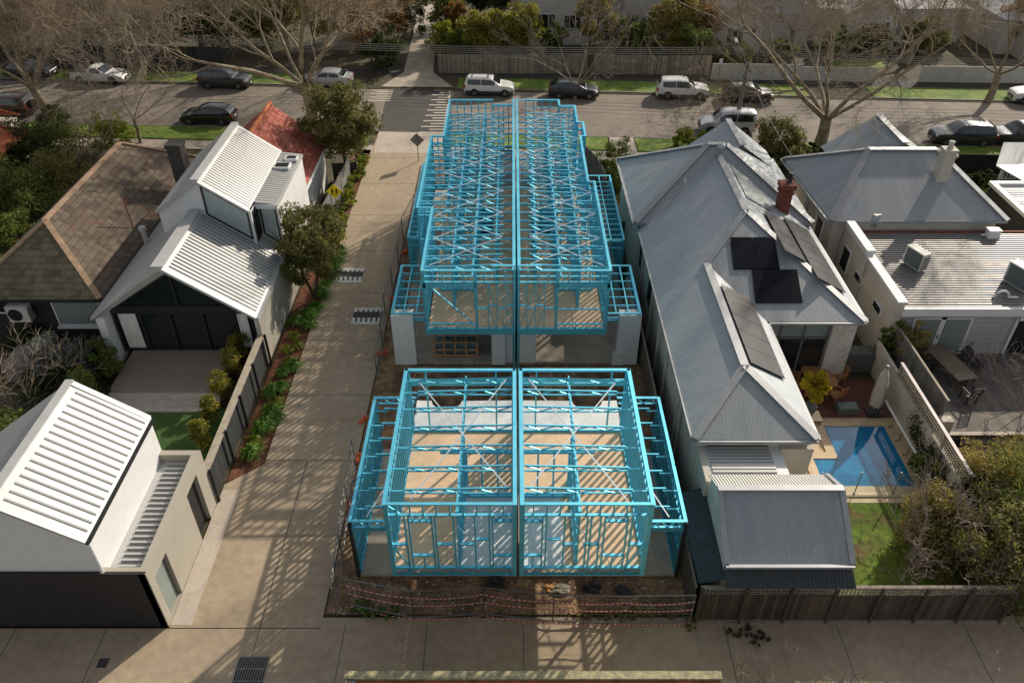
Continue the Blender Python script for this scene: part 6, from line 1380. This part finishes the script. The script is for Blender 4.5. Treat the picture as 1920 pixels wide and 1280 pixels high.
# ---------------- trees and plants ----------------
G_PL = 'bare plane trees along the street'
p = P(1536,277,0); bare_tree('plane_tree', p, 13.5, 1.5, .50, 11, label='largest bare plane tree, forked low on the near verge at the right', group=G_PL, fork=.17, nmain=6, levels=6, kids=(3,4), extra=2, up=.25)
p = P(100,232,0); bare_tree('plane_tree', p, 13, 1.2, .42, 5, label='bare plane tree on the near verge at the far left', group=G_PL, fork=.22, nmain=5, levels=6, kids=(3,4), extra=3, lean=(-.6,0))
p = P(212,124,0); bare_tree('plane_tree', p, 14, 1.3, .5, 21, label='thick bare plane tree behind the white utility', group=G_PL, fork=.25, nmain=5, levels=6, kids=(3,4), extra=3)
p = P(596,252,0); bare_tree('plane_tree', p, 14.5, 1.55, .5, 8, label='wide bare plane tree behind the red roofed cottage', group=G_PL, fork=.26, nmain=6, levels=6, kids=(3,4), extra=3, lean=(-.5,.3))
p = P(1853,190,0); bare_tree('plane_tree', p, 11, 1.0, .33, 31, label='bare plane tree across the street near the right edge', group=G_PL, fork=.22, nmain=5, levels=6, kids=(3,3), extra=2, up=.5)
for u, v, h, sp, sd, lb in ((380,96,12,1.4,41,'bare tree behind the dark grey wagon'),(60,100,12,1.3,42,'bare tree in the top left corner'),(540,104,13,1.4,43,'bare tree behind the silver sedan'),(660,100,11,1.2,44,'bare tree left of the far driveway'),(1480,95,8,1.1,45,'slim bare tree behind the low white fence'),(1700,120,8,1.2,46,'brown bare tree in the cottage garden')):
    p = P(u,v,0); bare_tree('bare_tree', p, h, sp, .28, sd, label=lb, group='bare garden trees across the street', fork=.25, nmain=5, levels=5, kids=(3,4), m2=twig if u < 900 else twig_p, m1=bark)
p = P(1078,186,0); bare_tree('bare_tree', p, 8.5, .8, .16, 51, label='broken multi-limbed bare tree between the parked cars across the street', fork=.15, nmain=5, levels=5, kids=(2,3), m2=twig_p, up=.4)
p = P(264,268,0); bare_tree('bare_tree', p, 6.5, 1.2, .14, 52, label='small crooked bare tree behind the stone chimney', fork=.3, nmain=4, levels=4, kids=(3,3))
for k, (u, v, h, lb) in enumerate(((160,306,7,'tall multi-stemmed bare shrub behind the tiled roof'),(190,285,6,'bare shrub between the plane tree and the tiled roof'))):
    p = P(u,v,0); bare_tree('bare_shrub', p, h, .55, .09, 60+k, label=lb, cat='shrub', fork=.05, nmain=9, levels=3, kids=(2,3), up=.9)
p = P(30,770,0); bare_tree('bare_shrub', p, 3.2, 1.3, .07, 70, label='tangled bare shrub in the dark yard at the left edge', cat='shrub', fork=.06, nmain=9, levels=4, kids=(3,3), up=.3, m2=twig)
p = P(1725,1060,0); bare_tree('bare_shrub', p, 3.2, .7, .09, 71, label='large purplish bare shrub beside the rear lawn', cat='shrub', fork=.08, nmain=10, levels=5, kids=(2,3), up=.5, m2=twig_p, m1=twig_p)
p = P(1810,1050,0); bare_tree('bare_shrub', p, 3.4, .8, .09, 72, label='bare shrub in front of the dark green thicket', cat='shrub', fork=.08, nmain=8, levels=5, kids=(2,3), up=.5, m2=twig_p, m1=twig_p)
p = P(1935,810,.0); bare_tree('bare_shrub', p, 3.6, 1.1, .09, 73, label='reddish bare shrub at the right end of the grey deck', cat='shrub', fork=.08, nmain=9, levels=5, kids=(2,3), up=.3, m2=twig_p, m1=twig_p)
bare_tree('bare_shrub', (7.6,12.0,0), 3.0, .9, .06, 74, label='twiggy bare shrub at the bottom of the lane', cat='shrub', fork=.06, nmain=9, levels=4, kids=(3,3), up=.6, m2=twig_p, m1=twig_p)
bare_tree('bare_shrub', (9.4,12.1,0), 2.8, .9, .06, 75, label='twiggy bare shrub in the bottom right of the lane', cat='shrub', fork=.06, nmain=9, levels=4, kids=(3,3), up=.6, m2=twig_p, m1=twig_p)
# evergreens by the driveway
p = P(655,345,0); leafy('evergreen_tree', p, (2.8,2.6,2.7), L_olive, 13000, .13, 1, trunk=1.9, zc=4.7, label='round olive evergreen tree at the top of the mulch bed', clumps=75, cr=.26, tr=.16)
p = P(592,560,0); leafy('evergreen_tree', p, (1.8,2.0,2.5), L_olive, 10000, .11, 2, trunk=1.2, zc=3.4, label='upright olive evergreen beside the white house wall', clumps=60, cr=.28, tr=.09, stems=2)
p = P(622,440,0); leafy('evergreen_shrub', p, (.9,1.0,.9), L_olive, 2200, .1, 3, trunk=.3, label='olive shrub below the yellow crossing sign', cat='shrub')
p = P(575,470,0); leafy('evergreen_shrub', (p.x+.2,p.y,0), (.8,1.0,1.0), L_olive, 1800, .1, 4, trunk=.3, label='small olive shrub against the tall white wall', cat='shrub')
def strappy(loc, s, m_, label, group, seed):
    rng = np.random.default_rng(seed); r = empty('strappy_plant', loc, 0, label, 'plant', group); n = 110; V = []
    for k in range(n):
        a = rng.random()*6.28; tilt = .25+.9*rng.random(); L = s*(.7+.5*rng.random()); dr = np.array([math.cos(a),math.sin(a),0]); sd_ = np.array([-math.sin(a),math.cos(a),0])*.022*(s/.45)
        b = dr*.08*rng.random(); p1 = b+dr*L*.45*math.sin(tilt)+np.array([0,0,L*.55*math.cos(tilt)+.1]); p2 = b+dr*L*(.9*math.sin(tilt)+.15)+np.array([0,0,L*.55*math.cos(tilt)*.8+.02])
        V += [b-sd_, b+sd_, p1+sd_, p1-sd_, p1-sd_, p1+sd_, p2+sd_*.3, p2-sd_*.3]
    np_mesh('leaves', np.array(V), 4, m_, r); return r
rs = random.Random(3)
BED = [(615,534,1),(601,548,1),(590,575,1),(584,592,1),(567,605,1),(580,612,1),(549,632,0),(537,659,0),(530,702,1),(551,690,1),(527,730,1),(521,756,0),(510,773,1),(520,785,1),(500,800,1),(478,826,0),(470,852,1),(492,806,1),(628,508,1),(632,492,1),(640,470,1),(545,680,0),(512,738,1),(556,604,1),(608,556,1),(598,580,1),(620,520,1),(636,480,1),(574,594,1),(482,838,0),(556,650,0)]
for i, (u, v, g) in enumerate(BED):
    p = P(u+rs.uniform(-2,2), v, .05); strappy((p.x,p.y,.03), rs.uniform(.42,.68) if g else .42, L_strap if g else L_bright, 'strappy dark green clump in the red mulch bed' if g else 'small yellow green tuft in the red mulch bed', 'strappy clumps in the mulch bed' if g else 'yellow tufts in the mulch bed', i)
for i in range(16):
    y = 41.5+i*.92; p = (-11.0+rs.uniform(-.5,.15), y, .03)
    leafy('leafy_plant', p, (.55,.55,.42), L_bright if i % 3 else L_mid, 420, .09, 100+i, trunk=.05, zc=.35, label='bright leafy ground plant lining the top of the driveway bed', cat='plant', group='bright plants lining the driveway bed', clumps=14, tr=.02)
# clipped golden conifers along the yard fences
for i, (u, v, h, lb) in enumerate(((455,672,1.0,'golden clipped conifer closest to the white house glass doors'),(442,712,1.2,'tall golden clipped conifer, second from the glass doors'),(420,752,1.0,'golden clipped conifer beside the stone steps'),(402,795,1.0,'golden clipped conifer at the corner of the artificial lawn'),(382,842,1.0,'golden clipped conifer nearest the garage roof'))):
    p = P(u,v,0); leafy('clipped_conifer', p, (.46,.46,.85*h), L_conifer, 1500, .075, 200+i, trunk=.1, zc=.95*h, label=lb, cat='conifer', clumps=30, cr=.5, tr=.04)
for i, (u, v, lb) in enumerate(((222,712,'dark clipped conifer against the white wall left of the deck'),(195,770,'dark clipped conifer by the charcoal fence, nearer the garage'))):
    p = P(u,v,0); leafy('clipped_conifer', (-19.6, p.y, 0), (.6,.7,1.2), L_mid, 2200, .08, 220+i, trunk=.1, zc=1.25, label=lb, cat='conifer', clumps=36, cr=.5, tr=.05)
# left garden
def bush(u, v, rad, h, m_, label, n=2600, size=.12, seed=None, z=0, **k):
    p = P(u, v, z); seed = seed or int(u*7+v); return leafy('garden_shrub', p, (rad, rad*.95, h/2), m_, n, size, seed, trunk=.15, zc=h*.52, label=label, cat='shrub', clumps=k.pop('clumps',45), **k)
for a in ((30,560,1.9,3.0,L_mid,'leafy shrub at the left edge below the tiled eave'),(118,700,1.5,2.2,L_grey,'silver leaved bush in front of the shuttered window'),(62,660,1.0,1.6,L_dark,'low dark shrub beside the beige storage bench'),(60,430,2.3,4.2,L_mid,'big green shrub left of the tiled hip'),(10,420,2.6,4.6,L_olive,'olive shrub at the left edge above the tiled eave'),(120,380,2.2,4.0,L_olive,'olive shrub beside the long tiled slope'),
          (60,340,2.4,4.6,L_dark,'dark shrub between the orange roof and the tiled slope'),(112,318,2.2,4.2,L_mid,'rounded shrub right of the orange roof'),(215,284,1.7,3.2,L_bright,'bright yellow green shrub behind the tiled ridge'),(150,780,1.6,1.8,L_dark,'dark low shrub beside the charcoal fence'),(110,245,1.5,2.0,L_dark,'clipped dark hedge shrub under the far left plane tree'),(60,830,1.6,1.8,L_mid,'shrub in the yard above the garage roof'),(95,740,1.4,1.5,L_dark,'dark ground shrub in the middle of the left yard'),(20,500,2.0,3.5,L_mid,'mid green shrub pressed against the tiled roof edge')):
    bush(*a[:6], n=int(1500*a[2]), size=.11 if a[2] < 2 else .13)
# right gardens
for a in ((1448,308,2.0,3.4,L_olive,'large olive shrub behind the grey gable beside the plane tree'),(1482,316,1.5,2.6,L_olive,'smaller olive shrub left of the plane tree trunk'),(1148,345,1.2,3.6,L_mid,'tall dark leaved shrub between the curved palings and the grey roof'),(1152,385,1.0,3.2,L_mid,'narrow leafy shrub at the corner of the grey roof'),(1290,282,1.6,1.5,L_bright,'bright green hedge shrub behind the long grey roof'),(1330,284,1.3,1.4,L_bright,'bright hedge shrub below the silver people mover'),
          (1520,303,1.6,1.2,L_dark,'low dark hedge at the foot of the plane tree'),(1580,303,1.8,1.2,L_dark,'low dark hedge behind the parapet house'),(1460,302,1.6,1.4,L_dark,'low dark hedge left of the plane tree trunk'),(1690,705,.8,3.0,L_rosem,'yellowing climber spilling over the wall by the umbrella'),(1652,690,.7,3.0,L_mid,'green climber at the house end of the lattice wall'),
          (1735,900,.9,1.5,L_mid,'ivy clump at the foot of the lattice wall'),(1880,390,1.3,1.2,L_dark,'dark shrub in shade behind the black slatted fence'),(1830,345,1.5,1.0,L_dark,'low shrub behind the black slatted fence by the chimney')):
    bush(*a[:6], n=int(1700*a[2]))
for a in ((1925,1020,2.6,4.2,L_mid,'dense green thicket in the bottom right corner'),(1840,950,2.1,3.0,L_rosem,'ochre thicket behind the patchy lawn'),(1745,1020,1.4,2.6,L_rosem,'loose brown green shrub beside the worn lawn'),(1800,1070,1.8,3.0,L_olive,'olive shrub pressed against the lane fence'),(1900,1120,2.6,4.0,L_olive,'darkest thicket at the end of the lane fence'),(1810,985,1.2,2.4,L_dark,'dark shrub behind the purplish bare shrub'),(1960,940,2.4,3.6,L_rosem,'brownish thicket at the right edge')):
    bush(*a[:6], n=7000, size=.09, clumps=90)
p = P(1518,768,.3); leafy('potted_tree', (p.x,p.y,.55), (.62,.62,.62), L_yel, 1800, .085, 300, trunk=.6, zc=1.15, label='small tree with bright yellow leaves growing by the oval table', clumps=28, tr=.025)
r = empty('wall_climber', (17.7,23.6,0), 0, 'dark climber trained on the cream lattice topped wall', 'climber'); rng = np.random.default_rng(5); n = 1500; t = rng.random(n)
pts = np.stack([17.7-rng.random(n)*.08, 22.2+t*3.5+rng.normal(size=n)*.25, .3+1.2*np.abs(np.sin(t*5))*rng.random(n)+.2*rng.random(n)], 1); o = np_mesh('leaves', leaf_mesh(pts-np.array([17.7,23.6,0]), .06, rng), 4, L_dark, r)
m = MB()
for k in range(5): m.tube([(17.7,22.4+k*.7,0),(17.7,22.6+k*.75,.8),(17.7,22.3+k*.8,1.6)], .012, 4)
m.build('stem', barkd, r)
# weeds behind the fence panels
for i, (x, y, s) in enumerate(((-5.0,16.8,.7),(-4.3,16.75,.6),(-5.5,17.0,.5),(2.6,16.6,.6),(3.4,16.6,.7),(4.3,16.65,.6),(5.2,16.7,.6),(6.1,16.3,.7),(8.0,15.9,.7),(8.6,15.7,.5))):
    leafy('weed_clump', (x,y,.02), (s,.35,.16), L_strap if i < 3 else barkd if i > 7 else L_rosem, 420, .06, 400+i, trunk=.02, zc=.1, label='green weeds at the foot of the mesh fence' if i < 3 else ('pile of dead leaves in the lane' if i > 7 else 'dry straw coloured weeds along the mesh fence'), cat='weeds', group='green weeds behind the mesh' if i < 3 else ('dead leaf piles' if i > 7 else 'dry weeds along the mesh'), clumps=14, tr=.01)
# far side
def fb(u, v, rad, h, m_, label, seed=0, n=3000, trunk=.3, cat='tree', name='garden_tree', size=.16, zc=None, cr=.34, clumps=45):
    p = P(u, v, 0); return leafy(name, p, (rad, rad*.9, h/2 if trunk < 1 else (h-trunk)/2), m_, n, size, seed or int(u+v*3), trunk=trunk, zc=zc or ((h+trunk)/2 if trunk >= 1 else h*.52), label=label, cat=cat, clumps=clumps, cr=cr)
fb(905,124,1.9,5.2,L_conifer,'leftmost of the three clipped round trees across the street',trunk=1.8,n=4200,cr=.4); fb(943,124,1.8,5.0,L_conifer,'middle one of the three clipped round trees across the street',trunk=1.8,n=4200,cr=.4); fb(980,122,1.9,5.8,L_conifer,'rightmost of the three clipped round trees across the street',trunk=2.0,n=4200,cr=.4)
fb(1035,118,1.7,3.6,L_mid,'dark green tree beside the pale apartment wall',trunk=1.4); fb(1112,112,2.4,7.4,L_rosem,'tall ochre green tree in front of the apartments',trunk=1.2,n=6500); fb(1195,116,2.4,4.4,L_mid,'olive tree above the grey palings',trunk=1.2,n=4500); fb(1252,112,2.6,6.4,L_rosem,'broad ochre green tree left of the white cottage',trunk=1.4,n=6000)
fb(1308,100,2.2,7.0,L_rust,'orange autumn tree beside the white cottage',trunk=1.4,n=4000); fb(1300,122,2.2,3.8,L_mid,'green shrub left of the white picket fence',cat='shrub',name='garden_shrub'); fb(1370,128,2.2,2.6,L_olive,'olive shrub in front of the white cottage',cat='shrub',name='garden_shrub')
fb(718,128,2.2,3.6,L_dark,'dark rounded shrub left of the far driveway',cat='shrub',name='garden_shrub'); fb(745,100,1.6,7.5,L_rust,'rusty leaved tree beside the far driveway',trunk=1.2,n=3500); fb(775,70,2.0,6.0,L_dark,'dark tree left of the far driveway',trunk=.8); fb(838,84,2.2,6.5,L_mid,'green tree right of the far driveway',trunk=1.2,n=4500); fb(838,112,1.7,3.6,L_bright,'bright shrub right of the far driveway',cat='shrub',name='garden_shrub'); fb(868,116,1.5,3.0,L_mid,'mid green shrub beside the bright one at the far driveway',cat='shrub',name='garden_shrub'); fb(858,96,1.3,5.0,L_rust,'reddish narrow shrub behind the bright one at the far driveway',cat='shrub',name='garden_shrub')
fb(868,40,2.2,7,L_dark,'dark tree at the top above the far driveway',trunk=1.2); fb(925,60,3.0,6,L_dark,'dark tree behind the clipped round trees',trunk=1.5,n=5000)
for i, (u, v, rr_, h, mm, lb) in enumerate(((430,88,4.0,7,L_dark,'broad dark evergreen behind the wide plane tree'),(330,92,4.0,6.5,L_dark,'broad dark evergreen behind the lamp pole'),(500,86,3.6,7,L_olive,'olive evergreen behind the wide plane tree'),(150,90,4.0,6.5,L_dark,'dark evergreen behind the white utility'),(40,92,4.0,7,L_dark,'dark evergreen in the top left corner'),(590,84,3.6,7.5,L_rosem,'ochre tree at the top left of centre'),(680,84,3.2,7,L_rust,'brown leaved tree left of the rusty one'),(250,86,3.6,7,L_olive,'olive evergreen at the top behind the lamp head'),
   (1560,104,2.2,2.6,L_mid,'shrub behind the far lawn seen through the plane tree'),(1630,100,2.0,2.6,L_olive,'second shrub behind the far lawn'),(1730,98,2.4,3.2,L_olive,'shrub left of the cream gabled cottage'),(1895,95,2.4,7,L_rust,'orange brown tree at the top right edge'),(1465,112,1.6,2.0,L_mid,'small shrub behind the low white fence'),(1990,110,3,6,L_olive,'olive tree past the top right edge'),(760,40,2.5,7,L_olive,'olive tree at the top left of the far driveway'),(-40,110,3.5,6,L_olive,'olive tree past the top left edge'))):
    fb(u, v, rr_, h, mm, lb, 500+i, n=int(1500*rr_), trunk=.6, size=.17, clumps=60)
bd = [(-60,82),(-45,80),(60,74),(75,74),(90,76)]
grs = None
